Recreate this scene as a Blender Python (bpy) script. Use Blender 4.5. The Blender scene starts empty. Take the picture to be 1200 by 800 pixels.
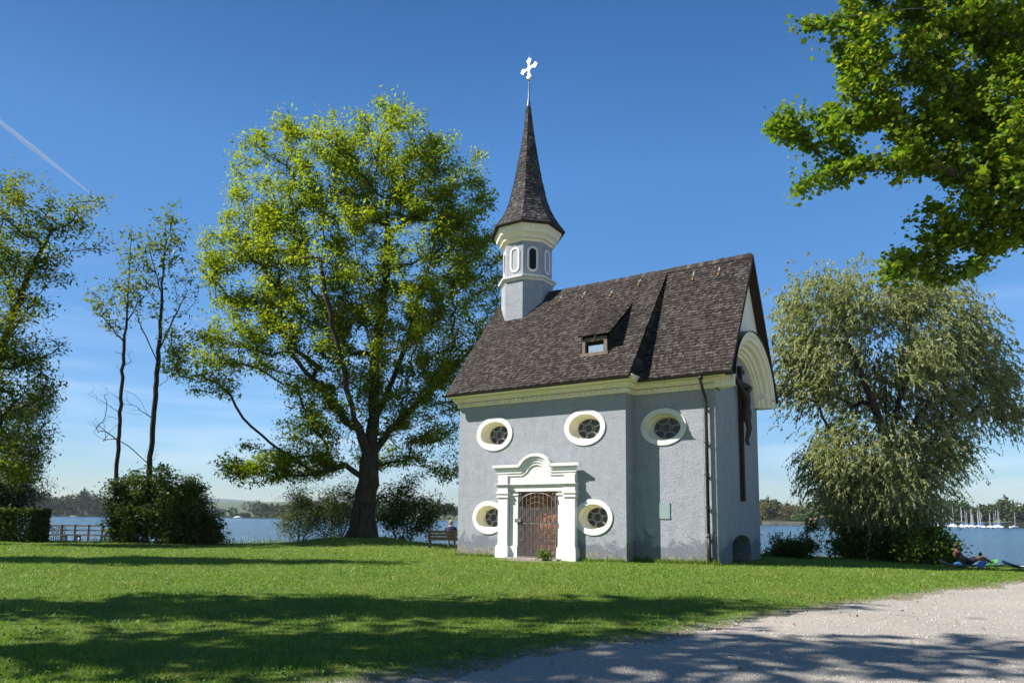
import bpy, bmesh, math, random
import numpy as np
from mathutils import Vector, Matrix

random.seed(7)
S = bpy.context.scene
COL = S.collection
rad = math.radians

# ------------------------------------------------------------------ camera, sky, sun, exposure
CAM_H, FPX, PITCH, ROLL, CY = 1.45, 824.7, .1151, .011, 512.68
_c, _s = math.cos(PITCH), math.sin(PITCH)
cF = np.array([0, _c, _s]); cU0 = np.array([0, -_s, _c]); cR0 = np.array([1., 0, 0])
cR = math.cos(ROLL)*cR0 + math.sin(ROLL)*cU0
cU = -math.sin(ROLL)*cR0 + math.cos(ROLL)*cU0
cam = bpy.data.cameras.new("camera")
cam.sensor_width = 36; cam.sensor_fit = 'HORIZONTAL'
cam.lens = 36*FPX/1200; cam.shift_y = (CY-400)/1200
cam.clip_start = .1; cam.clip_end = 30000
co = bpy.data.objects.new("camera", cam); COL.objects.link(co)
co.matrix_world = Matrix(((cR[0], cU[0], -cF[0], 0), (cR[1], cU[1], -cF[1], 0), (cR[2], cU[2], -cF[2], CAM_H), (0, 0, 0, 1)))
S.camera = co

SUN_EL = rad(43)
SUN_TRAVEL = np.array([.995, .06])           # horizontal direction the light travels
SUN_TRAVEL = SUN_TRAVEL/np.linalg.norm(SUN_TRAVEL)
to_sun = np.array([-SUN_TRAVEL[0]*math.cos(SUN_EL), -SUN_TRAVEL[1]*math.cos(SUN_EL), math.sin(SUN_EL)])
world = bpy.data.worlds.new("World"); S.world = world; world.use_nodes = True
wn, wl = world.node_tree.nodes, world.node_tree.links
wn.clear()
wout = wn.new('ShaderNodeOutputWorld'); wbg = wn.new('ShaderNodeBackground')
sky = wn.new('ShaderNodeTexSky'); sky.sky_type = 'NISHITA'; sky.sun_disc = False
sky.sun_elevation = SUN_EL
sky.sun_rotation = math.atan2(to_sun[0], to_sun[1])
sky.altitude = 600; sky.air_density = 1.0; sky.dust_density = .15; sky.ozone_density = 3.0
hsv = wn.new('ShaderNodeHueSaturation'); hsv.inputs['Saturation'].default_value = 1.24
# thin veils of cirrus low over the lake
tc = wn.new('ShaderNodeTexCoord'); mp = wn.new('ShaderNodeMapping'); mp.inputs['Scale'].default_value = (2.2, 2.2, 16)
nz = wn.new('ShaderNodeTexNoise'); nz.inputs['Scale'].default_value = 1.6; nz.inputs['Detail'].default_value = 7; nz.inputs['Distortion'].default_value = .8
cr = wn.new('ShaderNodeValToRGB'); cr.color_ramp.elements[0].position = .44; cr.color_ramp.elements[1].position = .8
sx = wn.new('ShaderNodeSeparateXYZ'); mr = wn.new('ShaderNodeMapRange'); mr.inputs[1].default_value = .34; mr.inputs[2].default_value = .04
mul = wn.new('ShaderNodeMath'); mul.operation = 'MULTIPLY'; mul2 = wn.new('ShaderNodeMath'); mul2.operation = 'MULTIPLY'; mul2.inputs[1].default_value = .45
mix = wn.new('ShaderNodeMixRGB'); mix.inputs[2].default_value = (8.5, 9.0, 9.6, 1)
wl.new(tc.outputs['Generated'], mp.inputs[0]); wl.new(mp.outputs[0], nz.inputs['Vector']); wl.new(nz.outputs[0], cr.inputs[0])
wl.new(tc.outputs['Generated'], sx.inputs[0]); wl.new(sx.outputs[2], mr.inputs[0])
wl.new(cr.outputs[0], mul.inputs[0]); wl.new(mr.outputs[0], mul.inputs[1]); wl.new(mul.outputs[0], mul2.inputs[0])
wl.new(sky.outputs[0], hsv.inputs['Color']); wl.new(hsv.outputs[0], mix.inputs[1]); wl.new(mul2.outputs[0], mix.inputs[0])
hr_ = wn.new('ShaderNodeValToRGB'); e_ = hr_.color_ramp.elements; e_[0].position = 0; e_[0].color = (.40, .43, .47, 1); e_[1].position = .45; e_[1].color = (1, 1, 1, 1)
q_ = e_.new(.12); q_.color = (.66, .69, .74, 1)
q_ = e_.new(.62); q_.color = (.74, .77, .82, 1); q_ = e_.new(.85); q_.color = (.62, .66, .72, 1)
mh = wn.new('ShaderNodeMixRGB'); mh.blend_type = 'MULTIPLY'; mh.inputs[0].default_value = 1.
wl.new(sx.outputs[2], hr_.inputs[0]); wl.new(mix.outputs[0], mh.inputs[1]); wl.new(hr_.outputs[0], mh.inputs[2])
dt = wn.new('ShaderNodeVectorMath'); dt.operation = 'DOT_PRODUCT'; dt.inputs[1].default_value = tuple(to_sun); wl.new(tc.outputs['Generated'], dt.inputs[0])
pm = wn.new('ShaderNodeMapRange'); pm.inputs[1].default_value = .30; pm.inputs[2].default_value = .95; pm.inputs[3].default_value = 1.; pm.inputs[4].default_value = .50; wl.new(dt.outputs['Value'], pm.inputs[0])
mp2 = wn.new('ShaderNodeMixRGB'); mp2.blend_type = 'MULTIPLY'; mp2.inputs[0].default_value = 1.; wl.new(mh.outputs[0], mp2.inputs[1]); wl.new(pm.outputs[0], mp2.inputs[2]); wl.new(mp2.outputs[0], wbg.inputs[0]); wl.new(wbg.outputs[0], wout.inputs[0])
wbg.inputs[1].default_value = .100

sl = bpy.data.lights.new("sun", 'SUN'); sl.energy = 4.9; sl.angle = rad(.53); sl.color = (1, .965, .91)
so = bpy.data.objects.new("sun", sl); COL.objects.link(so)
so.rotation_euler = Vector(to_sun).to_track_quat('Z', 'Y').to_euler()
so.location = (-30, -5, 40)
vs = S.view_settings; vs.view_transform = 'Standard'; vs.look = 'None'; vs.gamma = 1; vs.exposure = 1.0; vs.use_curve_mapping = False
S.render.resolution_x = 1024; S.render.resolution_y = 682

# ------------------------------------------------------------------ helpers
def ray(px, py):
    return cF + cR*(px-600)/FPX - cU*(py-CY)/FPX
def at(px, py, Y):
    "world point that the photograph shows at px,py, Y metres ahead of the viewer"
    d = ray(px, py); return np.array([0, 0, CAM_H]) + d*(Y/d[1])
def project(P):
    d = np.asarray(P) - np.array([0, 0, CAM_H]); z = d@cF
    return 600+FPX*(d@cR)/z, CY-FPX*(d@cU)/z

def tag(o, label=None, cat=None, group=None, kind=None):
    if label: o['label'] = label
    if cat: o['category'] = cat
    if group: o['group'] = group
    if kind: o['kind'] = kind
    return o
def empty(name, loc=(0, 0, 0), rz=0.):
    o = bpy.data.objects.new(name, None); COL.objects.link(o)
    o.location = [float(v) for v in loc]; o.rotation_euler = (0, 0, rz); o.empty_display_size = .3
    return o
def link(name, me, mat=None, parent=None):
    if mat is not None and not me.materials:
        for m in (mat if isinstance(mat, (list, tuple)) else [mat]): me.materials.append(m)
    o = bpy.data.objects.new(name, me); COL.objects.link(o)
    if parent: o.parent = parent
    return o
def fast_mesh(name, verts, nside):
    "verts (N*nside,3): N separate polygons of nside corners"
    n = len(verts); me = bpy.data.meshes.new(name)
    me.vertices.add(n); me.vertices.foreach_set('co', np.asarray(verts, dtype=np.float32).ravel())
    me.loops.add(n); me.loops.foreach_set('vertex_index', np.arange(n, dtype=np.int32))
    me.polygons.add(n//nside); me.polygons.foreach_set('loop_start', np.arange(0, n, nside, dtype=np.int32))
    me.update(calc_edges=True); me.validate()
    return me

class MB:
    "collects boxes, tubes, prisms into one mesh"
    def __init__(s): s.v = []; s.f = []; s.mi = []; s.cur = 0; s.smooth = []; s.sm = False
    def add(s, vs, fs):
        b = len(s.v); s.v += [tuple(float(c) for c in p) for p in vs]
        for f in fs: s.f.append([b+i for i in f]); s.mi.append(s.cur); s.smooth.append(s.sm)
    def box(s, x0, x1, y0, y1, z0, z1):
        s.add([(x0, y0, z0), (x1, y0, z0), (x1, y1, z0), (x0, y1, z0), (x0, y0, z1), (x1, y0, z1), (x1, y1, z1), (x0, y1, z1)],
              [(0, 3, 2, 1), (4, 5, 6, 7), (0, 1, 5, 4), (1, 2, 6, 5), (2, 3, 7, 6), (3, 0, 4, 7)])
    def obox(s, o, a, b, c):
        o, a, b, c = map(np.asarray, (o, a, b, c))
        P = [o, o+a, o+a+b, o+b]; s.add(P+[p+c for p in P], [(0, 3, 2, 1), (4, 5, 6, 7), (0, 1, 5, 4), (1, 2, 6, 5), (2, 3, 7, 6), (3, 0, 4, 7)])
    def tube(s, pts, r, n=6, cap=True, closed=False):
        pts = np.asarray(pts, float); m = len(pts); r = np.broadcast_to(np.asarray(r, float), (m,))
        T = np.empty_like(pts)
        if closed: T[:] = np.roll(pts, -1, 0)-np.roll(pts, 1, 0)
        else:
            T[1:-1] = pts[2:]-pts[:-2]; T[0] = pts[1]-pts[0]; T[-1] = pts[-1]-pts[-2]
        T /= np.linalg.norm(T, axis=1)[:, None]+1e-9
        ref = np.array([0, 0, 1.]) if abs(T[0][2]) < .8 else np.array([1., 0, 0])
        A = np.cross(T[0], ref); A /= np.linalg.norm(A)
        vs = []
        for i in range(m):
            A = A-T[i]*(A@T[i]); A /= np.linalg.norm(A)+1e-9; Bq = np.cross(T[i], A)
            for k in range(n):
                a = 2*math.pi*k/n; vs.append(pts[i]+r[i]*(math.cos(a)*A+math.sin(a)*Bq))
        fs = [(i*n+k, i*n+(k+1) % n, (i+1)*n+(k+1) % n, (i+1)*n+k) for i in range(m-1) for k in range(n)]
        if closed: fs += [((m-1)*n+k, (m-1)*n+(k+1) % n, (k+1) % n, k) for k in range(n)]
        elif cap: fs += [tuple(range(n-1, -1, -1)), tuple(range((m-1)*n, m*n))]
        s.add(vs, fs)
    def prism(s, poly, d):
        n = len(poly); d = np.asarray(d, float); P = [np.asarray(p, float) for p in poly]
        s.add(P+[p+d for p in P], [tuple(range(n-1, -1, -1)), tuple(range(n, 2*n))]+[(i, (i+1) % n, n+(i+1) % n, n+i) for i in range(n)])
    def loft(s, rings, closed=True, cap0=False, cap1=False):
        n = len(rings[0]); vs = [p for r in rings for p in r]; fs = []
        K = n if closed else n-1
        for i in range(len(rings)-1):
            for k in range(K): fs.append((i*n+k, i*n+(k+1) % n, (i+1)*n+(k+1) % n, (i+1)*n+k))
        if cap0: fs.append(tuple(range(n-1, -1, -1)))
        if cap1: fs.append(tuple(range((len(rings)-1)*n, len(rings)*n)))
        s.add(vs, fs)
    def ball(s, c, r, n=10, m=6):
        r = np.broadcast_to(np.asarray(r, float), (3,)); rings = []
        for i in range(m+1):
            t = math.pi*i/m; q = max(math.sin(t), 1e-3)
            rings.append([(c[0]+r[0]*q*math.cos(2*math.pi*k/n), c[1]+r[1]*q*math.sin(2*math.pi*k/n), c[2]-r[2]*math.cos(t)) for k in range(n)])
        s.loft(rings)
    def mesh(s, name):
        me = bpy.data.meshes.new(name); me.from_pydata(s.v, [], s.f); me.update()
        me.polygons.foreach_set('material_index', s.mi); me.polygons.foreach_set('use_smooth', s.smooth)
        bm = bmesh.new(); bm.from_mesh(me); bmesh.ops.recalc_face_normals(bm, faces=bm.faces); bm.to_mesh(me); bm.free()
        return me
    def build(s, name, mat, parent=None): return link(name, s.mesh(name), mat, parent)

def evaluated_mesh(o, name):
    dg = bpy.context.evaluated_depsgraph_get(); dg.update()
    me = bpy.data.meshes.new_from_object(o.evaluated_get(dg)); me.name = name; return me
def skin_mesh(name, verts, edges, radii, root=0, levels=2):
    me = bpy.data.meshes.new(name); me.from_pydata([tuple(v) for v in verts], edges, []); me.update()
    o = bpy.data.objects.new(name, me); COL.objects.link(o)
    o.modifiers.new('skin', 'SKIN'); ss = o.modifiers.new('sub', 'SUBSURF'); ss.levels = levels; ss.render_levels = levels
    if not me.skin_vertices: me.attributes  # layer is made by the modifier
    for i, r in enumerate(radii):
        rr = r if isinstance(r, tuple) else (r, r)
        me.skin_vertices[0].data[i].radius = rr; me.skin_vertices[0].data[i].use_root = (i == root)
    out = evaluated_mesh(o, name)
    for p in out.polygons: p.use_smooth = True
    bpy.data.objects.remove(o); return out

# ------------------------------------------------------------------ materials
class NT:
    def __init__(s, name):
        s.m = bpy.data.materials.new(name); s.m.use_nodes = True; s.t = s.m.node_tree; s.n = s.t.nodes; s.n.clear()
        s.out = s.n.new('ShaderNodeOutputMaterial')
    def new(s, t, **k):
        n = s.n.new(t)
        for a, b in k.items(): setattr(n, a, b)
        return n
    def put(s, n, **k):
        for a, b in k.items(): n.inputs[a.replace('_', ' ')].default_value = b
        return n
    def l(s, a, b): s.t.links.new(a, b)
    def coords(s): return s.new('ShaderNodeTexCoord').outputs['Object']
    def noise(s, vec, scale, detail=4, rough=.55, dist=0):
        n = s.new('ShaderNodeTexNoise'); n.inputs['Scale'].default_value = scale; n.inputs['Detail'].default_value = detail
        n.inputs['Roughness'].default_value = rough; n.inputs['Distortion'].default_value = dist; s.l(vec, n.inputs['Vector']); return n.outputs[0]
    def ramp(s, fac, stops):
        r = s.new('ShaderNodeValToRGB'); e = r.color_ramp.elements
        while len(e) > 1: e.remove(e[-1])
        for i, (p, c) in enumerate(stops):
            q = e[0] if i == 0 else e.new(p)
            q.position = p; q.color = (*c, 1) if not isinstance(c, (int, float)) else (c, c, c, 1)
        s.l(fac, r.inputs[0]); return r.outputs[0]
    def mix(s, f, a, b, mode='MIX'):
        m = s.new('ShaderNodeMixRGB'); m.blend_type = mode
        for i, v in enumerate((f, a, b)):
            if hasattr(v, 'links'): s.l(v, m.inputs[i])
            else: m.inputs[i].default_value = v if i == 0 else (*v, 1)
        return m.outputs[0]
    def math(s, op, a, b=0.):
        m = s.new('ShaderNodeMath'); m.operation = op
        for i, v in enumerate((a, b)):
            if hasattr(v, 'links'): s.l(v, m.inputs[i])
            else: m.inputs[i].default_value = v
        return m.outputs[0]
    def bump(s, h, strength=.5, dist=.02):
        b = s.new('ShaderNodeBump'); b.inputs['Strength'].default_value = strength; b.inputs['Distance'].default_value = dist
        s.l(h, b.inputs['Height']); return b.outputs[0]
    def pbr(s, color, rough=.7, metal=0., nrm=None, spec=.4):
        p = s.new('ShaderNodeBsdfPrincipled')
        for k, v in (('Base Color', color), ('Roughness', rough), ('Metallic', metal), ('Specular IOR Level', spec)):
            if hasattr(v, 'links'): s.l(v, p.inputs[k])
            else: p.inputs[k].default_value = (*v, 1) if isinstance(v, tuple) else v
        if nrm is not None: s.l(nrm, p.inputs['Normal'])
        return p
    def end(s, sh): s.l(sh.outputs[0] if hasattr(sh, 'outputs') else sh, s.out.inputs[0]); return s.m

def simple(name, col, rough=.6, metal=0., var=.25, scale=6., bump=0., bscale=40.):
    t = NT(name); c = t.coords(); n = t.noise(c, scale, 5)
    lo = tuple(v*(1-var) for v in col); hi = tuple(min(1, v*(1+var)) for v in col)
    nr = t.bump(t.noise(c, bscale, 3), bump, .01) if bump else None
    return t.end(t.pbr(t.ramp(n, [(.3, lo), (.7, hi)]), rough, metal, nr))

def leaf_mat(name, cols, trans=.35, rough=.5, patch=None, patch_scale=.35, tcol=None):
    "cols: ramp over the random of each leaf; patch: second tone that takes over whole sprays of the crown"
    t = NT(name); g = t.new('ShaderNodeNewGeometry')
    k = len(cols); col = t.ramp(g.outputs['Random Per Island'], [((i+.0)/max(1, k-1), c) for i, c in enumerate(cols)])
    if patch:
        f = t.ramp(t.noise(t.coords(), patch_scale, 3), [(.42, 0.), (.6, 1.)])
        col = t.mix(t.math('MULTIPLY', f, .75), col, patch)
    p = t.pbr(col, max(rough, .55), 0, None, .22)
    tr = t.new('ShaderNodeBsdfTranslucent')
    t.l(t.mix(1., col, tcol or (1.25, 1.3, .5), 'MULTIPLY'), tr.inputs[0])
    m = t.new('ShaderNodeMixShader'); m.inputs[0].default_value = trans
    t.l(p.outputs[0], m.inputs[1]); t.l(tr.outputs[0], m.inputs[2]); return t.end(m)

def bark_mat(name, a, b, scale=5., lichen=None):
    t = NT(name); c = t.coords(); mp = t.new('ShaderNodeMapping'); mp.inputs['Scale'].default_value = (1, 1, .18); t.l(c, mp.inputs[0])
    n = t.noise(mp.outputs[0], scale*3, 6, .7, .4); col = t.ramp(n, [(.35, a), (.65, b)])
    if lichen: col = t.mix(t.ramp(t.noise(c, 1.7, 4), [(.55, 0.), (.7, .6)]), col, lichen)
    return t.end(t.pbr(col, .9, 0, t.bump(n, 1., .05), .2))

def plaster_mat():
    t = NT('roughcast_plaster'); c = t.coords()
    big = t.noise(c, .55, 5, .6); mid = t.noise(c, 3.2, 5, .65, .3); fine = t.noise(c, 26, 4, .7); grit = t.noise(c, 70, 2, .6)
    col = t.ramp(mid, [(.25, (.32, .335, .365)), (.5, (.395, .41, .44)), (.75, (.46, .475, .50))])
    col = t.mix(t.math('MULTIPLY', t.ramp(big, [(.4, 0.), (.68, 1.)]), .45), col, (.43, .44, .455))
    col = t.mix(t.math('MULTIPLY', t.ramp(fine, [(.36, 1.), (.52, 0.)]), .42), col, (.12, .13, .165))
    col = t.mix(t.math('MULTIPLY', t.ramp(grit, [(.58, 0.), (.70, 1.)]), .3), col, (.56, .57, .59))
    rn = t.new('ShaderNodeMapping'); rn.inputs['Scale'].default_value = (2.6, 2.6, .22); t.l(c, rn.inputs[0])
    col = t.mix(t.math('MULTIPLY', t.ramp(t.noise(rn.outputs[0], 1.6, 6, .7, .2), [(.54, 0.), (.70, 1.)]), .30), col, (.24, .25, .265))
    # damp stains, bare render and stone low on the walls
    sep = t.new('ShaderNodeSeparateXYZ'); t.l(c, sep.inputs[0])
    low = t.math('SUBTRACT', 1.0, t.math('DIVIDE', sep.outputs[2], 1.3))
    st = t.math('ADD', t.math('MULTIPLY', low, .42), t.noise(c, 1.25, 6, .68, .6))
    col = t.mix(t.math('MULTIPLY', t.ramp(st, [(.66, 0.), (.74, 1.)]), .7), col, (.15, .16, .185))
    lo2 = t.math('SUBTRACT', 1.0, t.math('DIVIDE', sep.outputs[2], .55))
    st2 = t.math('ADD', t.math('MULTIPLY', lo2, .40), t.noise(c, 1.6, 5, .6, .5))
    col = t.mix(t.ramp(st2, [(.73, 0.), (.75, 1.)]), col, t.ramp(t.noise(c, 9, 5), [(.3, (.17, .155, .135)), (.7, (.38, .355, .32))]))
    h = t.math('ADD', t.math('MULTIPLY', fine, 1.0), t.math('MULTIPLY', grit, .4))
    return t.end(t.pbr(col, .92, 0, t.bump(h, 1., .05), .15))

def white_mat(name, a, b, dirt=(.5, .47, .40), amt=.35):
    t = NT(name); c = t.coords(); n = t.noise(c, 2.2, 6, .65)
    col = t.ramp(n, [(.3, a), (.7, b)])
    mp = t.new('ShaderNodeMapping'); mp.inputs['Scale'].default_value = (5, 5, .8); t.l(c, mp.inputs[0])
    col = t.mix(t.math('MULTIPLY', t.ramp(t.noise(mp.outputs[0], 1.5, 6, .7), [(.55, 0.), (.75, 1.)]), amt), col, dirt)
    col = t.mix(t.ramp(t.noise(c, 4.5, 7, .75, .4), [(.66, 0.), (.70, .75)]), col, (.50, .43, .34))
    return t.end(t.pbr(col, .8, 0, t.bump(t.math('ADD', t.noise(c, 30, 4), t.noise(c, 5, 5)), .5, .012), .3))

def shingle_mat(name, stops, lichen=(.20, .19, .10), mossamt=.5):
    t = NT(name); g = t.new('ShaderNodeNewGeometry'); c = t.coords()
    k = len(stops); col = t.ramp(g.outputs['Random Per Island'], [(i/(k-1), v) for i, v in enumerate(stops)])
    col = t.mix(t.math('MULTIPLY', t.ramp(t.noise(c, .8, 5, .65), [(.45, 0.), (.7, 1.)]), mossamt), col, lichen)
    col = t.mix(.6, col, t.ramp(t.noise(c, 9, 6, .75), [(.25, .5), (.75, 1.3)]), 'MULTIPLY')
    return t.end(t.pbr(col, .85, 0, t.bump(t.noise(c, 35, 4), .5, .01), .25))

def grass_mat():
    t = NT('grass_blades'); g = t.new('ShaderNodeNewGeometry'); c = t.coords()
    col = t.ramp(g.outputs['Random Per Island'], [(0, (.085, .16, .014)), (.45, (.14, .25, .022)), (.85, (.20, .31, .035)), (1, (.34, .34, .10))])
    col = t.mix(t.math('MULTIPLY', t.ramp(t.noise(c, .35, 4), [(.35, 0.), (.68, 1.)]), .6), col, (.21, .27, .030))
    col = t.mix(t.math('MULTIPLY', t.ramp(t.noise(c, 1.1, 6, .7), [(.5, 0.), (.62, 1.)]), .6), col, (.075, .165, .016))
    col = t.mix(t.math('MULTIPLY', t.ramp(t.noise(c, .55, 6, .72, .5), [(.53, 0.), (.66, 1.)]), .6), col, (.34, .31, .09))
    p = t.pbr(col, .5, 0, None, .35); tr = t.new('ShaderNodeBsdfTranslucent'); t.l(t.mix(1., col, (1.2, 1.3, .6), 'MULTIPLY'), tr.inputs[0])
    m = t.new('ShaderNodeMixShader'); m.inputs[0].default_value = .35; t.l(p.outputs[0], m.inputs[1]); t.l(tr.outputs[0], m.inputs[2]); return t.end(m)
def lawn_mat():
    t = NT('lawn_turf'); c = t.coords()
    n = t.noise(c, 14, 6, .75); col = t.ramp(n, [(.3, (.05, .09, .014)), (.52, (.11, .18, .024)), (.75, (.19, .24, .045))])
    col = t.mix(t.math('MULTIPLY', t.ramp(t.noise(c, .35, 4), [(.35, 0.), (.68, 1.)]), .5), col, (.12, .155, .025))
    col = t.mix(t.ramp(t.noise(c, .9, 5, .7), [(.66, 0.), (.76, .5)]), col, (.13, .115, .05))
    at_ = t.new('ShaderNodeAttribute'); at_.attribute_name = 'wear'
    wf = t.math('ADD', at_.outputs['Fac'], t.math('MULTIPLY', t.math('SUBTRACT', t.noise(c, 3.5, 6, .7), .5), 1.6))
    col = t.mix(t.ramp(wf, [(.45, 0.), (.85, 1.)]), col, t.ramp(t.noise(c, 30, 4, .7), [(.3, (.17, .14, .095)), (.7, (.37, .33, .26))]))
    return t.end(t.pbr(col, .9, 0, t.bump(t.noise(c, 40, 4, .7), 1., .04), .15))
def gravel_mat():
    t = NT('gravel'); c = t.coords()
    v = t.new('ShaderNodeTexVoronoi'); v.inputs['Scale'].default_value = 55; t.l(c, v.inputs['Vector'])
    g = t.noise(c, 40, 6, .75); col = t.ramp(g, [(.25, (.20, .18, .155)), (.5, (.36, .33, .285)), (.75, (.52, .49, .44))])
    col = t.mix(.45, col, t.ramp(v.outputs['Color'], [(0., .55), (1., 1.3)]), 'MULTIPLY')
    col = t.mix(t.math('MULTIPLY', t.ramp(t.noise(c, .7, 5, .6), [(.42, 0.), (.65, 1.)]), .5), col, (.43, .375, .29))
    col = t.mix(t.math('MULTIPLY', t.ramp(t.noise(c, .45, 3, .6), [(.5, 0.), (.7, 1.)]), .3), col, (.27, .245, .205))
    h = t.math('ADD', t.math('MULTIPLY', v.outputs['Distance'], .8), g)
    return t.end(t.pbr(col, .9, 0, t.bump(h, .8, .02), .2))
def water_mat():
    t = NT('lake_water'); c = t.coords()
    mp = t.new('ShaderNodeMapping'); mp.inputs['Scale'].default_value = (.5, 1.1, 1); t.l(c, mp.inputs[0])
    n1 = t.noise(mp.outputs[0], 1.3, 5, .65, .3); n2 = t.noise(mp.outputs[0], .12, 4, .6)
    h = t.math('ADD', n1, t.math('MULTIPLY', n2, 1.2))
    st = t.noise(mp.outputs[0], .03, 4, .6)
    col = t.ramp(st, [(.35, (.012, .045, .085)), (.65, (.028, .075, .12))])
    return t.end(t.pbr(col, .18, 0, t.bump(h, 1., .55), .5))

M = {}
M['plaster'] = plaster_mat()
M['white'] = white_mat('white_lime_paint', (.66, .635, .60), (.78, .75, .715), (.40, .35, .28), .55)
M['cream'] = white_mat('cream_stucco', (.82, .745, .55), (.88, .815, .66), (.42, .37, .25), .5)
M['blind'] = simple('grey_blind_niche', (.34, .36, .39), .9, 0, .12)
M['void'] = simple('dark_interior', (.012, .011, .010), .9)
M['shingle'] = shingle_mat('weathered_larch_shingles', [(.016, .0118, .0105), (.026, .020, .0175), (.036, .0285, .0245), (.050, .040, .0345), (.060, .049, .042), (.090, .078, .069)], (.055, .043, .028), .3)
M['spire_shingle'] = shingle_mat('spire_shingles', [(.020, .018, .017), (.036, .032, .030), (.055, .049, .046), (.12, .11, .105)], (.075, .068, .058), .3)
M['eave_wood'] = simple('dark_roof_timber', (.035, .022, .014), .85, 0, .3)
M['copper'] = simple('brown_copper', (.038, .030, .027), .45, .5, .3)
M['iron'] = simple('wrought_iron', (.17, .155, .15), .5, .45, .3, 9)
M['rod'] = simple('pale_grille_rods', (.42, .42, .42), .4, .5, .2)
M['glass'] = NT('leaded_dark_glass'); 
_t = M['glass']; _cc = _t.coords(); _v = _t.new('ShaderNodeTexVoronoi'); _v.inputs['Scale'].default_value = 14; _t.l(_cc, _v.inputs['Vector'])
M['glass'] = _t.end(_t.pbr(_t.ramp(_v.outputs['Distance'], [(.0, (.02, .022, .024)), (.5, (.05, .052, .055))]), .18, 0, _t.bump(_v.outputs['Distance'], .5, .03), .5))
_t = NT('oak_door'); _cc = _t.coords(); _m = _t.new('ShaderNodeMapping'); _m.inputs['Scale'].default_value = (9, 9, .7); _t.l(_cc, _m.inputs[0])
M['door'] = _t.end(_t.pbr(_t.ramp(_t.noise(_m.outputs[0], 3, 6, .7, .5), [(.3, (.30, .085, .020)), (.7, (.62, .22, .055))]), .55, 0, _t.bump(_t.noise(_m.outputs[0], 3, 6), .4, .01)))
M['gold'] = simple('gilded_metal', (.90, .72, .42), .28, 1., .08)
M['tin'] = simple('weathered_tin', (.36, .36, .37), .45, .7, .2)
M['stone'] = simple('door_step_stone', (.30, .27, .23), .9, 0, .3, 8, .6)
M['carved'] = simple('dark_carved_wood', (.034, .020, .014), .6, 0, .35, 7)
M['beam'] = simple('dark_cross_timber', (.030, .017, .011), .7, 0, .3, 7)
M['plaque'] = simple('grey_green_plaque', (.25, .32, .31), .5, .1, .06, 3)
M['lawn'] = lawn_mat(); M['grass'] = grass_mat(); M['gravel'] = gravel_mat(); M['water'] = water_mat()
M['bark_ash'] = bark_mat('ash_bark', (.014, .011, .008), (.060, .048, .036), 3, (.06, .06, .028))
M['bark_dark'] = bark_mat('dark_bark', (.022, .018, .015), (.075, .062, .050))
M['bark_pale'] = bark_mat('pale_bark', (.05, .045, .038), (.15, .135, .115))
M['weathered'] = simple('weathered_grey_wood', (.15, .125, .10), .85, 0, .35, 9, .4)

# ------------------------------------------------------------------ ground, path, lake, far shore
def sstep(a, b, x): t = np.clip((x-a)/(b-a), 0, 1); return t*t*(3-2*t)
SHX = [-400, -90, -45, -26, -12, -4, 2, 9, 14, 19, 24, 40, 100, 400]
SHY = [120, 62, 44, 41, 40, 38.8, 38.5, 36.8, 35.6, 34, 31.5, 31, 36, 80]
def shore(x): return np.interp(x, SHX, SHY) + .35*np.sin(x*.9) + .25*np.sin(x*2.3+1)
def hgt(x, y):
    x = np.asarray(x, float); y = np.asarray(y, float)
    z = .5*np.exp(-(((x+7.5)/3.6)**2 + ((y-36.0)/2.6)**2))
    z = z - .30*sstep(10, 20, x)*sstep(17, 29, y)
    z = z + .025*np.sin(x*.7+.4*y)*np.sin(y*.53+1) - .012
    z = z + .02*np.sin(x*1.9+1.3)*np.sin(y*1.6)
    d = y-shore(x)
    return z - .35*sstep(-1.6, .2, d) - 1.6*sstep(0, 2.5, d)
def grid(xs, ys, zf):
    X, Y = np.meshgrid(xs, ys); Z = zf(X, Y); V = np.stack([X, Y, Z], -1).reshape(-1, 3)
    nx, ny = len(xs), len(ys); i = np.arange((nx-1)*(ny-1)); r, c = i//(nx-1), i % (nx-1); a = r*nx+c
    F = np.stack([a, a+1, a+nx+1, a+nx], -1)
    me = bpy.data.meshes.new('grid'); me.vertices.add(len(V)); me.vertices.foreach_set('co', V.astype(np.float32).ravel())
    me.loops.add(F.size); me.loops.foreach_set('vertex_index', F.astype(np.int32).ravel())
    me.polygons.add(len(F)); me.polygons.foreach_set('loop_start', np.arange(0, F.size, 4, dtype=np.int32))
    me.update(calc_edges=True); me.polygons.foreach_set('use_smooth', np.ones(len(F), bool)); return me
xs = np.concatenate([np.linspace(-400, -42, 40), np.arange(-40, 40, .4), np.linspace(42, 400, 40)])
ys = np.concatenate([np.linspace(-300, -6, 30), np.arange(-5, 46, .4), np.linspace(47, 130, 40)])
lawn = tag(link('lawn', grid(xs, ys, hgt), M['lawn']), kind='structure')
lco = np.empty(len(lawn.data.vertices)*3, np.float32); lawn.data.vertices.foreach_get('co', lco); lco = lco.reshape(-1, 3)
CHM0 = np.array([[math.sin(.9911), -math.cos(.9911)], [math.cos(.9911), math.sin(.9911)]])
EDX0 = np.array([-30, -6, -2.2, -.75, .7, 3.0, 6.0, 9.5, 13.2, 17, 22, 30, 60.]); EDY0 = np.array([-12, 2.2, 5.6, 6.8, 7.9, 10.0, 12.7, 15.4, 18.1, 20.3, 22.5, 25, 29.])
dl = CHM0@np.stack([lco[:, 0]-4.0274, lco[:, 1]-24.7489]); wear2 = np.clip(1.15-np.hypot((dl[0]+3.58)/1.5, (dl[1]+.9)/1.0)*.9, 0, 1)
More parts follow.
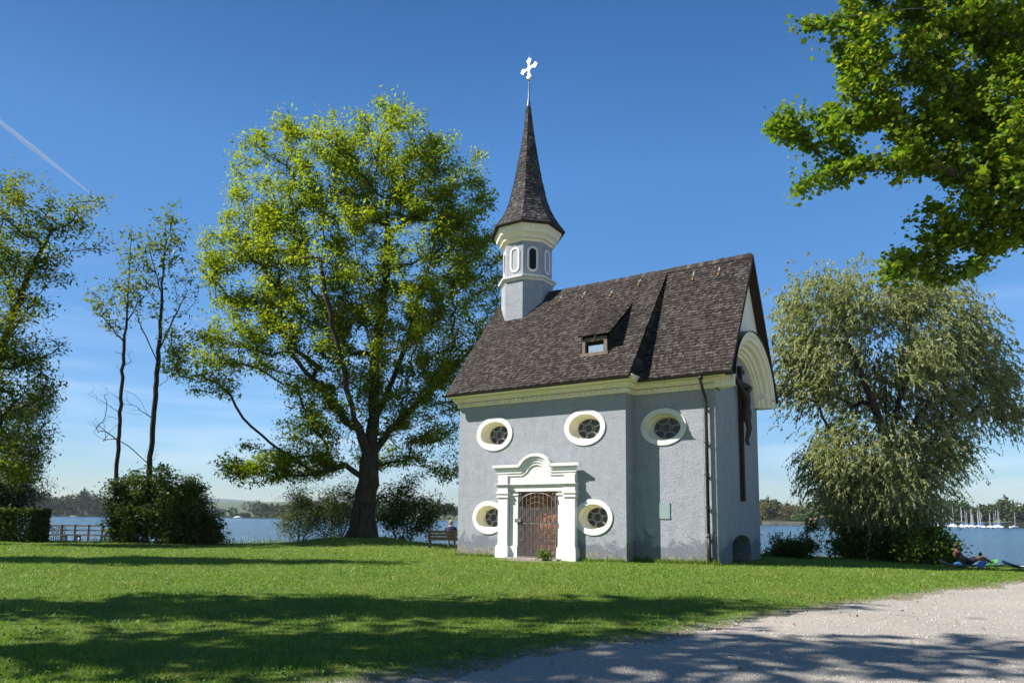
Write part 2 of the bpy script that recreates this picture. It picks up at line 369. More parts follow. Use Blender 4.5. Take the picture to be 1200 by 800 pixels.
wa = lawn.data.attributes.new('wear', 'FLOAT', 'POINT'); wa.data.foreach_set('value', np.clip(1-(lco[:, 1]-np.interp(lco[:, 0], EDX0, EDY0))/1.5, wear2, 1.2).astype(np.float32))

# edge of the gravel (grass lies on its far, left side)
EDX = np.array([-30, -6, -2.2, -.75, .7, 3.0, 6.0, 9.5, 13.2, 17, 22, 30, 60.])
EDY = np.array([-12, 2.2, 5.6, 6.8, 7.9, 10.0, 12.7, 15.4, 18.1, 20.3, 22.5, 25, 29.])
def edge_y(x): return np.interp(x, EDX, EDY)+.16*np.sin(x*2.1)+.11*np.sin(x*5.3+1)+.07*np.sin(x*13)+.05*np.sin(x*23+2)+.03*np.sin(x*41)
def gh(x, y): return hgt(x, y)+.012
nx = np.concatenate([np.arange(-30, -4, 1.), np.arange(-4, 24, .12), np.arange(24, 60, 1.5)]); tt = np.linspace(0, 1, 60)**2
X, T = np.meshgrid(nx, tt); Yg = edge_y(X)-T*(edge_y(X)+22); Z = gh(X, Yg)
V = np.stack([X, Yg, Z], -1).reshape(-1, 3); w = len(nx)
F = [(r*w+c, r*w+w+c, r*w+w+c+1, r*w+c+1) for r in range(len(tt)-1) for c in range(w-1)]
me = bpy.data.meshes.new('gravel_path'); me.from_pydata(V.tolist(), [], F); me.update()
tag(link('gravel_path', me, M['gravel']), kind='structure')

WATER_Z = -.95
mb = MB(); mb.add([(-5000, 20, WATER_Z), (5000, 20, WATER_Z), (5000, 5000, WATER_Z), (-5000, 5000, WATER_Z)], [(0, 1, 2, 3)])
tag(mb.build('lake_water', M['water']), kind='structure')

# far shore: land rising behind a curved waterline (bearing as px column -> distance)
FSX = [-700, 0, 120, 260, 330, 560, 900, 1000, 1100, 1200, 1500, 2200]
FSD = [700, 760, 800, 900, 880, 760, 560, 540, 520, 520, 480, 420]
def far_pt(px, back=0., z=0.):
    D = np.interp(px, FSX, FSD)+back; tx = (px-600)/FPX
    return np.array([tx*D, D, z])
mb = MB(); cols = list(range(-700, 2201, 20)); backs = [(0, WATER_Z-.4), (6, WATER_Z+.6), (40, 1.5), (110, 5), (300, 12), (900, 26), (2200, 60)]
rng = np.random.default_rng(3)
rings = []
for b, z in backs:
    rings.append([far_pt(p, b*(1 if b < 10 else 1+.15*math.sin(p*.013)), z+(z > 2)*(2.5*math.sin(p*.021)+2*math.sin(p*.05+b))) for p in cols])
mb.sm = True; mb.loft(rings, closed=False)
farland = simple('far_meadow', (.055, .08, .03), .95, 0, .3, .02)
tag(mb.build('far_shore', farland), kind='structure')
# hazy hill range behind the left wood
mb = MB(); mb.sm = True
hr = [[], [], []]
for p in range(-300, 1500, 30):
    h = 60+55*math.exp(-((p-160)/130)**2)+35*math.exp(-((p-420)/160)**2)+12*math.sin(p*.03)
    tx = (p-600)/FPX
    hr[0].append((tx*3400, 3400, -5)); hr[1].append((tx*4200, 4200, h*.9)); hr[2].append((tx*5200, 5200, -5))
mb.loft(hr, closed=False)
tag(mb.build('hills', simple('hill_forest', (.045, .075, .05), .95, 0, .3, .01)), kind='structure')

# ------------------------------------------------------------------ chapel
LA, LC, ST, W = 7.4, 3.0, .72, 5.5
YR = ST+W/2; ZR = 11.5; NE = (-.55, 6.47); CE = (.17, 6.42); XL, XS, XR = -7.75, .38, 3.72
chapel = empty('chapel', (4.0274, 24.7489, 0), math.atan2(-math.cos(.9911), math.sin(.9911)))
tag(chapel, 'small pale blue-grey plastered chapel with steep shingled roof and slim spire on the lawn', 'chapel')
CH_M = np.array([[math.sin(.9911), -math.cos(.9911)], [math.cos(.9911), math.sin(.9911)]])
def to_local(x, y): d = np.stack([np.asarray(x)-4.0274, np.asarray(y)-24.7489]); return CH_M@d.reshape(2, -1)

def ell(cx, cz, a, b, n=48): return [(cx+a*math.cos(2*math.pi*k/n), cz+b*math.sin(2*math.pi*k/n)) for k in range(n)]
WIN = [(-5.64, 4.80, .86, .675, 0), (-1.62, 4.82, .84, .67, 0), (-5.87, 1.50, .77, .65, 0), (-1.27, 1.545, .76, .645, 0), (1.12, 4.755, .85, .665, ST)]
PC, DOOR_W, DOOR_H = -3.58, .86, 2.62       # portal centre, half opening, opening height

mb = MB(); ft = [(-LA, 0), (0, 0), (0, ST), (LC, ST), (LC, ST+W), (0, ST+W), (0, 2*ST+W), (-LA, 2*ST+W)]
mb.prism([(x, y, -.6) for x, y in ft], (0, 0, 7.2))
body = mb.build('wall', M['plaster'])
cuts = []
mb = MB()
for cx, cz, a, b, y0 in WIN:
    mb.loft([[(x, y0-.3, z) for x, z in ell(cx, cz, a*.90, b*.88)], [(x, y0+.52, z) for x, z in ell(cx, cz, a*.80, b*.78)]], True, True, True)
c1 = mb.build('cut', M['void']); cuts.append(c1)
mb = MB(); mb.box(PC-DOOR_W, PC+DOOR_W, -.4, .62, -.3, DOOR_H)
# arched niche low in the gable end
ny0, ny1 = ST+1.55, ST+4.05; poly = [(LC+.3, ny0, -.2), (LC+.3, ny1, -.2)]+[(LC+.3, (ny0+ny1)/2+(ny1-ny0)/2*math.cos(t), .55+.42*math.sin(t)) for t in np.linspace(0, math.pi, 14)]
mb.prism(poly, (-1.0, 0, 0)); cuts.append(mb.build('cut', M['plaster']))
for c in cuts:
    m = body.modifiers.new('b', 'BOOLEAN'); m.operation = 'DIFFERENCE'; m.object = c; m.solver = 'EXACT'
wme = evaluated_mesh(body, 'wall')
for c in cuts+[body]: bpy.data.objects.remove(c)
# gable triangles carried on the walls
mb = MB()
zi = 6.6
mb.prism([(LC-.35, ST+.05, zi-.05), (LC-.35, ST+W-.05, zi-.05), (LC-.35, YR+.02, ZR-.25), (LC-.35, YR-.02, ZR-.25)], (.348, 0, 0))
mb.prism([(-LA+.002, .25, zi-.05), (-LA+.002, 2*ST+W-.25, zi-.05), (-LA+.002, YR, ZR-.3)], (.35, 0, 0))
g = mb.mesh('g'); bm = bmesh.new(); bm.from_mesh(wme); bm.from_mesh(g); bm.to_mesh(wme); bm.free()
wme.materials.clear(); wme.materials.append(M['plaster']); wme.materials.append(M['void'])
wall = link('wall', wme, None, chapel)

# --- moulded cornice (profile: out, up)
PROF = [(0, 0), (.07, 0), (.07, .16), (.04, .165), (.04, .18), (.17, .185), (.17, .25), (.21, .26), (.23, .34), (.19, .345), (.19, .362), (.31, .37), (.42, .41), (.46, .50), (.47, .56), (0, .56)]
def sweep_flat(mb, path, z0, prof, cap=True, scale=1.):
    n = len(path); rings = []
    for i in range(n):
        p = np.array(path[i], float)
        d0 = np.array(path[i])-np.array(path[i-1]) if i else None; d1 = np.array(path[i+1])-np.array(path[i]) if i < n-1 else None
        ns = []
        for d in (d0, d1):
            if d is not None: d = d/np.linalg.norm(d); ns.append(np.array([d[1], -d[0]]))
        nn = sum(ns); nn = nn/np.linalg.norm(nn); k = 1/max(.4, nn@ns[0]); nn = nn*k
        rings.append([(p[0]+nn[0]*o*scale, p[1]+nn[1]*o*scale, z0+u*scale) for o, u in prof])
    mb.loft(rings, True, cap, cap)
mb = MB()
sweep_flat(mb, [(-LA, 2*ST+W-.3), (-LA, 0), (0, 0), (0, ST), (LC, ST), (LC, ST+.42)], 5.98, PROF)
sweep_flat(mb, [(LC, ST+W-.42), (LC, ST+W), (0, ST+W), (0, 2*ST+W), (-LA, 2*ST+W)], 5.98, PROF)
corn = mb.build('cornice', M['cream'], chapel)
mb = MB(); mb.box(-LA+.02, .068, -.082, -.066, 6.005, 6.135); mb.box(.075, LC-.01, ST-.082, ST-.066, 6.006, 6.134); mb.box(.066, .082, -.075, ST-.07, 6.007, 6.133)
for x in np.arange(-LA+.06, .0, .21): mb.box(x, x+.115, -.15, -.078, 6.03, 6.125)
for x in np.arange(.2, LC, .21): mb.box(x, x+.115, ST-.15, ST-.078, 6.03, 6.125)
for y in np.arange(.02, ST-.15, .21): mb.box(.078, .15, y, y+.115, 6.03, 6.125)
tag(mb.build('dentils', M['cream'], corn), kind=None)

# --- arched hood over the crucifix at the gable end
HC, HZ = YR, 5.98
def hood_ring(t, prof):
    c, s = math.cos(t), math.sin(t); out = []
    for o, r in prof:
        a, b = 2.32+r*.95, 1.62+r*1.22
        out.append((LC+o, HC+a*c, HZ+b*s))
    return out
HPROF = [(0, 0), (.10, 0), (.10, .09), (.18, .09), (.22, .15), (.30, .17), (.36, .25), (.48, .28), (.55, .36), (.64, .40), (.66, .50), (.70, .52), (.70, .66), (0, .66)]
mb = MB(); mb.loft([hood_ring(t, HPROF) for t in np.linspace(-.0, math.pi, 41)], True, True, True)
hood = mb.build('arched_hood', M['cream'], chapel)
mb = MB(); mb.loft([[(LC+o_, HC+(2.40+r_)*math.cos(t), HZ+(1.70+r_)*math.sin(t)) for o_, r_ in ((.09, .0), (.115, .0), (.115, .08), (.09, .08))] for t in np.linspace(.03, math.pi-.03, 40)], True, True, True)
for t in np.linspace(.05, math.pi-.05, 36):
    c, s = math.cos(t), math.sin(t); p = np.array([LC+.10, HC+2.40*c, HZ+1.70*s]); tv = np.array([0, -s, c])*.09; nv = np.array([0, c, s])*.07
    mb.obox(p-tv/2, tv, nv, (.045, 0, 0))
mb.build('dentils', M['cream'], hood)
mb = MB(); mb.loft([[(LC+o, HC+(2.32+.64+r)*math.cos(t), HZ+(1.62+.82+r)*math.sin(t)) for o, r in ((.40, -.02), (.755, -.02), (.755, .008), (.40, .03))] for t in np.linspace(.16, math.pi-.16, 40)], True, True, True)
mb.build('hood_ledge', M['copper'], chapel)
# pediment above the hood
mb = MB(); xo = LC+.38
pts = [(xo, HC+2.85*math.cos(t), HZ+2.35*math.sin(t)) for t in np.linspace(.12, math.pi-.12, 30)]
sl_ = (ZR-CE[1])/(YR-CE[0])
def choir_z(y): return ZR-abs(y-YR)*sl_
poly = pts+[(xo, HC-2.85, HZ+.35), (xo, CE[0]+.1, CE[1]-.02), (xo, YR, ZR-.16), (xo, 2*YR-CE[0]-.1, CE[1]-.02), (xo, HC+2.85, HZ+.35)]
mb.prism(poly, (-.2, 0, 0)); mb.build('gable_pediment', M['cream'], chapel)

# --- windows
def ring(cx, cz, a, b, y, n=56): return [(x, y, z) for x, z in ell(cx, cz, a, b, n)]
for k, (cx, cz, a, b, y0) in enumerate(WIN):
    mb = MB(); R = [ring(cx, cz, a, b, y0+.01), ring(cx, cz, a, b, y0-.035), ring(cx, cz, a*.985, b*.985, y0-.04), ring(cx, cz, a*.77, b*.735, y0-.04), ring(cx, cz, a*.76, b*.725, y0-.03)]
    mb.loft(R); wo = mb.build('oval_window', M['white'], chapel)
    mb = MB(); mb.loft([ring(cx, cz, a*.76, b*.725, y0-.03), ring(cx, cz, a*.70, b*.67, y0+.20), ring(cx, cz, a*.66, b*.63, y0+.205), ring(cx, cz, a*.58, b*.55, y0+.40), ring(cx, cz, a*.60, b*.57, y0+.44)])
    mb.build('reveal', M['cream'], wo)
    mb = MB(); mb.add(ring(cx, cz, a*.62, b*.6, y0+.42), [tuple(range(56))]); mb.build('pane', M['glass'], wo)
    mb = MB(); yb = y0+.33; A, Bz = a*.60, b*.57
    mb.tube([(cx+.15*math.cos(t), yb, cz+.15*math.sin(t)) for t in np.linspace(0, 2*math.pi, 17)[:-1]], .0075, 5, closed=True)
    for q in range(6):
        t = q*math.pi/3+.3
        mb.tube([(cx+.15*math.cos(t), yb, cz+.15*math.sin(t)), (cx+A*math.cos(t), yb, cz+Bz*math.sin(t))], .007, 5)
        m1, m2 = t+math.pi/6-.62, t+math.pi/6+.62
        P0, P1, P2 = [np.array([cx+A*r_*math.cos(w_), yb-.01, cz+Bz*r_*math.sin(w_)]) for r_, w_ in ((1, m1), (.05, t+math.pi/6), (1, m2))]
        mb.tube([P0*(1-u)**2+P1*2*u*(1-u)+P2*u*u for u in np.linspace(0, 1, 9)], .0075, 5)
    mb.build('window_grille', M['rod'], wo)

# --- portal
mb = MB(); OL, OR = PC-1.69, PC+1.67
def pil(mb, x0, x1, out):
    mb.box(x0, x1, -out, .02, .42, 2.45)
    e = .07
    mb.box(x0-e, x1+e, -out-e, .02, -.15, .40); mb.box(x0-e*.6, x1+e*.6, -out-e*.6, .02, .40, .47)
    mb.box(x0-.045, x1+.045, -out-.045, .02, 2.28, 2.33); mb.box(x0-.02, x1+.02, -out-.02, .02, 2.33, 2.42)
    mb.box(x0-.06, x1+.06, -out-.06, .02, 2.42, 2.50)
pil(mb, OL, OL+.43, .24); pil(mb, OR-.43, OR, .24)
mb.box(PC-DOOR_W-.38, PC-DOOR_W-.003, -.10, .02, .42, 2.50); mb.box(PC+DOOR_W+.003, PC+DOOR_W+.38, -.10, .02, .42, 2.50)
mb.box(PC-DOOR_W-.36, PC-DOOR_W+.004, -.16, .02, -.15, .44); mb.box(PC+DOOR_W-.004, PC+DOOR_W+.36, -.16, .02, -.15, .44)
mb.box(PC-DOOR_W-.39, PC-DOOR_W+.03, -.14, .02, 2.36, 2.42); mb.box(PC+DOOR_W-.03, PC+DOOR_W+.39, -.14, .02, 2.36, 2.42)
# entablature
mb.box(OL, OR, -.17, .02, 2.502, 2.70); mb.box(OL-.02, OL+.45, -.27, .02, 2.503, 2.70); mb.box(OR-.45, OR+.02, -.27, .02, 2.503, 2.70)
for x0, x1, o in ((OL-.03, OR+.03, .22), (OL-.05, OL+.48, .31), (OR-.48, OR+.05, .31)): mb.box(x0, x1, -o, .02, 2.702, 2.76); mb.box(x0-.04, x1+.04, -o-.04, .02, 2.762, 2.80)
mb.box(OL+.02, OR-.02, -.18, .02, 2.802, 3.25); mb.box(OL, OL+.43, -.25, .02, 2.803, 3.14); mb.box(OR-.43, OR, -.25, .02, 2.803, 3.14)
mb.prism([(PC+.62*math.cos(t), -.175, 3.15+.58*math.sin(t)) for t in np.linspace(0, math.pi, 24)], (0, .19, 0))
portal = mb.build('portal', M['white'], chapel)
CP = [(0, 0), (.04, 0), (.04, .095), (.075, .105), (.075, .20), (.12, .215), (.12, .30), (.185, .32), (.185, .42), (0, .44)]
path = [(OL+.02, 3.10), (PC-.62, 3.10)]+[(PC-.42*math.cos(t), 3.10+.40*math.sin(t)) for t in np.linspace(.35, math.pi-.35, 22)]+[(PC+.62, 3.10), (OR-.02, 3.10)]
def sweep_wall(mb, path, y0, prof, endflare=.0):
    n = len(path); rings = []
    for i in range(n):
        p = np.array(path[i]); ns = []
        for a, b in ((i-1, i), (i, i+1)):
            if 0 <= a and b < n:
                d = np.array(path[b])-np.array(path[a]); d = d/np.linalg.norm(d); ns.append(np.array([-d[1], d[0]]))
        nn = sum(ns); nn = nn/np.linalg.norm(nn); nn = nn/max(.72, nn@ns[0])
        ex = -1 if i == 0 else (1 if i == n-1 else 0)
        rings.append([(p[0]+nn[0]*u+ex*o*1.25, y0-o, p[1]+nn[1]*u) for o, u in prof])
    mb.loft(rings, True, True, True)
mb = MB(); sweep_wall(mb, path, -.18, CP); mb.build('portal_cornice', M['white'], portal)
# door, step, iron gate
mb = MB(); yd = .36
for k in range(6):
    x0 = PC-DOOR_W+.01+k*(2*DOOR_W-.02)/6; mb.box(x0, x0+(2*DOOR_W-.02)/6-.012, yd, yd+.05, 0, 2.6)
for z in (.12, .75, 1.35, 1.95): mb.box(PC-DOOR_W+.012, PC+DOOR_W-.012, yd-.03, yd+.002, z, z+.16)
door = mb.build('door', M['door'], chapel)
mb = MB(); mb.box(PC-DOOR_W+.02, PC-DOOR_W+.10, yd-.06, yd-.028, 1.05, 1.25); mb.tube([(PC-.75, yd-.09, 1.17), (PC-.62, yd-.09, 1.17)], .012); mb.build('door_handle', M['iron'], door)
mb = MB(); mb.box(PC-1.15, PC+1.1, -.55, .62, -.2, .03); mb.build('door_step', M['stone'], chapel)
mb = MB(); gx0, gx1, gy, gz0, gz1 = PC-DOOR_W+.015, PC+DOOR_W-.015, -.12, .05, 2.56
for x in (gx0, gx1-.04): mb.box(x, x+.04, gy-.02, gy+.02, gz0, gz1)
for z in (gz0, gz1-.04, 1.28): mb.box(gx0, gx1, gy-.018, gy+.018, z, z+.035)
nb = 9; bw = (gx1-gx0-.04)/nb
arch = lambda x: 1.95+.50*math.sqrt(max(0, 1-((x-PC)/(DOOR_W-.05))**2))
for k in range(1, nb): x = gx0+.02+k*bw; mb.box(x-.013, x+.013, gy-.012, gy+.012, gz0, arch(x))
mb.tube([(PC+(DOOR_W-.05)*math.cos(t), gy, 1.95+.50*math.sin(t)) for t in np.linspace(0, math.pi, 22)], .020, 6)
def scroll(cx, cz, r, a0, turns, flip):
    P = []
    for u in np.linspace(0, 1, 13):
        rr = r*(1-.72*u); a = a0+flip*turns*2*math.pi*u; P.append((cx+rr*math.cos(a), gy-.012, cz+rr*math.sin(a)))
    mb.tube(P, .0105, 5)
for row, z in enumerate(np.arange(.17, 2.0, .205)):
    for k in range(nb):
        x = gx0+.02+(k+.5)*bw
        scroll(x, z+.05, bw*.40, math.pi/2, 1.15, 1 if (k+row) % 2 else -1); scroll(x, z-.05, bw*.40, -math.pi/2, 1.15, 1 if (k+row) % 2 else -1)
for sx_ in (-1, 1):
    for dx, dz, r in ((.72, 2.40, .11), (.48, 2.475, .06), (.78, 2.2, .06), (.28, 2.50, .035)):
        mb.tube([(PC+sx_*dx+r*math.cos(t), gy, dz+r*math.sin(t)) for t in np.linspace(0, 2*math.pi, 13)[:-1]], .012, 4, closed=True)
        mb.ball((PC+sx_*dx, gy, dz), r*.45, 7, 4)
for z in (1.7, 1.95, 2.15): mb.tube([(PC+x_, gy-.02, z+.15*math.cos(x_*4)) for x_ in np.linspace(-.4, .4, 9)], .010, 4)
gate = mb.build('iron_gate', M['iron'], chapel)
mb = MB(); mb.box(gx0-.10, gx0+.17, gy-.075, gy-.019, 1.33, 1.47); mb.tube([(gx0+.10, gy-.12, 1.40), (gx0+.22, gy-.12, 1.38)], .014); mb.build('lock_box', M['iron'], gate)
for z in (.35, 1.25, 2.1):
    mb = MB(); mb.tube([(gx1-.01, gy-.03, z), (gx1-.01, gy-.03, z+.13)], .028, 8); mb.build('hinge', M['iron'], gate)

# --- roof
def shingle_field(mb, P, rows=None, expo=.145, rng=random, th=.018, wmin=.07, wmax=.15, jit=.018, lift=.012):
    """P(u,v)->3D point helper given as (eave0, eave1, top0, top1) corners: u along, v up the slope"""
    e0, e1, t0, t1 = [np.asarray(p, float) for p in P]
    L = np.linalg.norm((t0+t1)/2-(e0+e1)/2); n = max(1, int(round(L/expo)))
    N = np.cross(e1-e0, (t0+t1)/2-(e0+e1)/2); N /= np.linalg.norm(N)
    for r in range(n):
        v0 = r/n; v1 = (r+1.75)/n
        a0 = e0+(t0-e0)*v0; b0 = e1+(t1-e1)*v0; a1 = e0+(t0-e0)*min(v1, 1); b1 = e1+(t1-e1)*min(v1, 1)
        wd = np.linalg.norm(b0-a0)
        if wd < .04: continue
        u = -rng.uniform(0, .08)
        while u < wd:
            wq = rng.uniform(wmin, wmax); ua, ub = max(0, u)/wd, min(wd, u+wq-.007)/wd; u += wq
            if ub-ua < .012/wd: continue
            dv = (a1-a0)*(rng.uniform(-jit, jit)/L/(v1-v0)*1.0 if True else 0)
            h0 = N*(lift+th+rng.uniform(0, .022)); h0b = h0+N*rng.uniform(-.008, .008); lo = N*.0015
            p0, p1 = a0+(b0-a0)*ua+dv, a0+(b0-a0)*ub+dv; q0, q1 = a1+(b1-a1)*ua, a1+(b1-a1)*ub
            mb.add([p0+lo, p1+lo, q1+lo*.5, q0+lo*.5, p0+h0, p1+h0b, q1+N*.005, q0+N*.005],
                   [(4, 5, 6, 7), (0, 1, 5, 4), (0, 4, 7, 3), (1, 2, 6, 5)])
def mesh_noflip(mb, name):
    me = bpy.data.meshes.new(name); me.from_pydata(mb.v, [], mb.f); me.update(); return me
mb = MB()
nv = lambda v: (NE[0]+(YR-NE[0])*v, NE[1]+(ZR-NE[1])*v)
def face(x0, x1, yz0, yz1, flip=False):
    e0, e1, t0, t1 = (x0, *yz0), (x1, *yz0), (x0, *yz1), (x1, *yz1)
    shingle_field(mb, (e0, e1, t0, t1) if not flip else (e1, e0, t1, t0))
mir = lambda p: (2*YR-p[0], p[1])
face(XL, XS, NE, (YR, ZR)); face(XS+.03, XR, CE, (YR, ZR-.01))
face(XL, XS, mir(NE), (YR, ZR), True); face(XS+.03, XR, mir(CE), (YR, ZR-.01), True)
# step between nave and choir roof, shingled cheek
for sgn in (1, -1):
    q = (lambda p: p) if sgn == 1 else mir
    ax = XS+.022
    n = 26
    for i in range(n):
        v0, v1 = i/n, (i+1.4)/n
        yz = lambda a, b, v: (a[0]+(b[0]-a[0])*v, a[1]+(b[1]-a[1])*v)
        a = yz(q(NE), (YR, ZR), v0); b = yz(q(CE), (YR, ZR-.01), v0); c = yz(q(CE), (YR, ZR-.01), min(1, v1)); d = yz(q(NE), (YR, ZR), min(1, v1))
        j = random.uniform(.012, .03)
        mb.add([(ax+j, *a), (ax+j, *b), (ax+.004, *c), (ax+.004, *d), (ax-.02, *a), (ax-.02, *b)], [(0, 1, 2, 3), (0, 4, 5, 1)])
# ridge capping
x = XL
while x < XR-.2:
    w_ = random.uniform(.12, .2); h = random.uniform(.02, .045)
    mb.add([(x, YR-.17, ZR-.17*1.26+.05), (x+w_, YR-.17, ZR-.17*1.26+.05), (x+w_, YR, ZR+h+.03), (x, YR, ZR+h+.03), (x, YR+.17, ZR-.17*1.26+.05), (x+w_, YR+.17, ZR-.17*1.26+.05)],
           [(0, 1, 2, 3), (3, 2, 5, 4)]); x += w_*.93
roof = link('roof', mesh_noflip(mb, 'roof'), M['shingle'], chapel)
# boarding under the shingles, bargeboards, soffit
mb = MB()
def slab(x0, x1, e, r, th=.10):
    for s_ in (0, 1):
        a, b = (e, r) if not s_ else (mir(e), mir(r))
        mb.prism([(x0, a[0], a[1]), (x0, b[0], b[1]), (x0, b[0], b[1]-th*1.5), (x0, a[0], a[1]-th)], (x1-x0, 0, 0))
slab(XL+.02, XS, NE, (YR, ZR)); slab(XS+.002, XR-.03, CE, (YR, ZR-.012))
mb.build('roof_boarding', M['eave_wood'], roof)
for s_ in (0, 1):
    a, b = (CE, (YR, ZR)) if not s_ else (mir(CE), (YR, ZR)); mb = MB()
    mb.prism([(XR-.028, a[0], a[1]-.002), (XR-.028, b[0], b[1]-.002), (XR-.028, b[0], b[1]-.26), (XR-.028, a[0], a[1]-.17)], (.03, 0, 0)); mb.build('bargeboard', M['eave_wood'], roof)
    a, b = (NE, (YR, ZR)) if not s_ else (mir(NE), (YR, ZR)); mb = MB()
    mb.prism([(XL-.012, a[0], a[1]), (XL-.012, b[0], b[1]), (XL-.012, b[0], b[1]-.24), (XL-.012, a[0], a[1]-.16)], (.03, 0, 0)); mb.build('bargeboard', M['eave_wood'], roof)
# eave soffit beyond the cornice at far corner
mb = MB(); mb.box(LC-.3, XR-.032, 2*YR-CE[0]-.62, 2*YR-CE[0]-.02, CE[1]-.15, CE[1]-.11); mb.build('soffit', M['eave_wood'], roof)
hook_m = simple('galvanised_hooks', (.75, .74, .72), .35, .4, .1); lich = simple('orange_lichen', (.20, .105, .03), .9, 0, .4)
for hx, hz in ((-4.35, 11.0), (-3.19, 10.97), (-1.85, 10.77), (-.72, 11.1), (1.53, 10.97), (2.53, 10.97)):
    mb = MB(); e = NE if hx < XS else CE; s_ = (ZR-e[1])/(YR-e[0]); y = YR-(ZR-hz)/s_
    big = hz > 10.5
    mb.tube([(hx, y+.05, hz+.05*s_+.06), (hx, y-.10, hz-.10*s_+.05), (hx+.02, y-.16, hz-.10*s_+.12)], .020 if big else .014, 5)
    mb.cur = 1
    if big: mb.obox((hx-.03, y-.12-.03, hz-.12*s_+.03), (.07, 0, 0), (0, -.10, -.10*s_), (0, -.02, .02))
    mb.build('snow_hook', [hook_m, lich], roof)

# dormer
mb = MB(); dx0, dx1 = -1.90, -.86; yf = .36; zb = NE[1]+(yf-NE[0])*1.256; zt_ = 8.32
shingle_field(mb, ((dx0-.10, yf-.16, zt_-.02), (dx1+.14, yf-.16, zt_-.02), (dx0-.02, 2.2, 9.94), (dx1+.24, 2.2, 9.94)))
dz = lambda y: NE[1]+(y-NE[0])*1.256
for k in range(9):
    y0 = yf+k*.2; y1 = y0+.27
    zt0 = zt_+(y0-yf)*.80-.03; zt1 = zt_+(min(y1, 2.2)-yf)*.80-.03
    for xx, d in ((dx1+.05+k*.02, .02), (dx0-.03, -.02)): mb.add([(xx+d, y0, dz(y0)), (xx, y1, min(dz(y1), zt1)), (xx, y1, zt1), (xx+d, y0, zt0)], [(0, 1, 2, 3)])
dorm = link('dormer', mesh_noflip(mb, 'dormer'), M['shingle'], chapel)
mb = MB(); mb.box(dx0, dx0+.13, yf-.05, yf+.1, zb-.02, zt_-.06); mb.box(dx1-.13, dx1, yf-.05, yf+.1, zb-.02, zt_-.06); mb.box(dx0, dx1, yf-.05, yf+.1, zt_-.20, zt_-.06); mb.box(dx0-.06, dx1+.06, yf-.10, yf+.1, zb-.08, zb+.05)
mb.build('dormer_frame', simple('dormer_wood', (.16, .12, .095), .85), dorm)
mb = MB(); mb.box(dx0+.13, dx1-.13, yf+.07, yf+.09, zb+.05, zt_-.20); mb.build('pane', M['void'], dorm)
mb = MB(); mb.box(dx0+.24, dx1-.18, yf+.03, yf+.05, zb+.06, zt_-.36); mb.build('dormer_window', simple('sky_blue_glass', (.35, .43, .50), .12, .35, .1), dorm)
# gutters and downpipe
mb = MB()
def gut(x0, x1, e):
    rings = []
    for x_ in np.linspace(x0, x1, 8): rings.append([(x_, e[0]-.055+.075*math.cos(t), e[1]-.03+.075*math.sin(t)) for t in np.linspace(math.pi, 2*math.pi, 8)]+[(x_, e[0]-.055+.060*math.cos(t), e[1]-.03+.060*math.sin(t)) for t in np.linspace(2*math.pi, math.pi, 8)])
    mb.loft(rings, True, True, True)
gut(XL-.08, XS+.05, NE); gut(XS+.06, XR+.03, CE); gut_o = mb.build('gutter', M['copper'], chapel)
mb = MB(); px_ = 2.70; mb.sm = True
mb.tube([(px_-.02, CE[0]-.055, CE[1]-.08), (px_-.01, CE[0]-.05, 6.15), (px_, CE[0]+.08, 5.95), (px_+.01, ST-.15, 5.62), (px_+.01, ST-.12, 5.45), (px_+.015, ST-.12, 1.05)], .048, 10)
mb.tube([(px_+.015, ST-.12, 1.06), (px_+.02, ST-.12, -.1)], .060, 10)
mb.tube([(px_-.0, CE[0]-.05, CE[1]-.1), (px_, CE[0]-.05, 6.20)], .075, 10)
dp = mb.build('downpipe', M['copper'], chapel)
for z in (5.3, 4.1, 3.0, 1.9, .9, .3):
    mb = MB(); mb.tube([(px_+.015, ST-.12, z), (px_+.015, ST-.12, z+.05)], .070, 10); mb.box(px_-.10, px_-.02, ST-.13, ST+.01, z, z+.03); mb.build('pipe_bracket', M['copper'], dp)
mb = MB(); mb.tube([(px_-.13, ST-.035, 6.0), (px_-.13, ST-.035, -.05)], .009, 5); mb.build('conductor_and_lit_edge', M['tin'], chapel); mb = MB(); mb.tube([(LC-.02, ST-.02, 5.6), (LC-.02, ST-.02, .0)], .011, 5); mb.build('conductor_and_lit_edge', M['tin'], chapel)  # second rod is added along the gable corner as its bright lit edge

# --- ridge turret and spire
TX, TY = -6.35, YR
def octo(r, z, ph=22.5): return [(TX+r*math.cos(rad(ph+45*k)), TY+r*math.sin(rad(ph+45*k)), z) for k in range(8)]
mb = MB(); mb.loft([octo(1.19, 9.2), octo(1.19, 12.0)], True, True, True); mb.loft([octo(1.13, 12.0), octo(1.13, 13.9)], True, True, True)
tur = mb.build('turret', M['plaster'], chapel)
mb = MB(); mb.loft([octo(r, z) for r, z in ((1.12, 11.93), (1.22, 11.94), (1.24, 12.02), (1.34, 12.05), (1.35, 12.13), (1.16, 12.20), (1.10, 12.20))]); mb.build('turret_band', M['white'], tur)
mb = MB(); mb.loft([octo(r, z) for r, z in ((1.10, 13.72), (1.17, 13.73), (1.18, 13.82), (1.27, 13.84), (1.28, 13.93), (1.34, 14.00), (1.46, 14.08), (1.48, 14.20), (1.56, 14.28), (1.57, 14.40), (1.0, 14.42))]); tcn = mb.build('turret_cornice', M['cream'], tur)
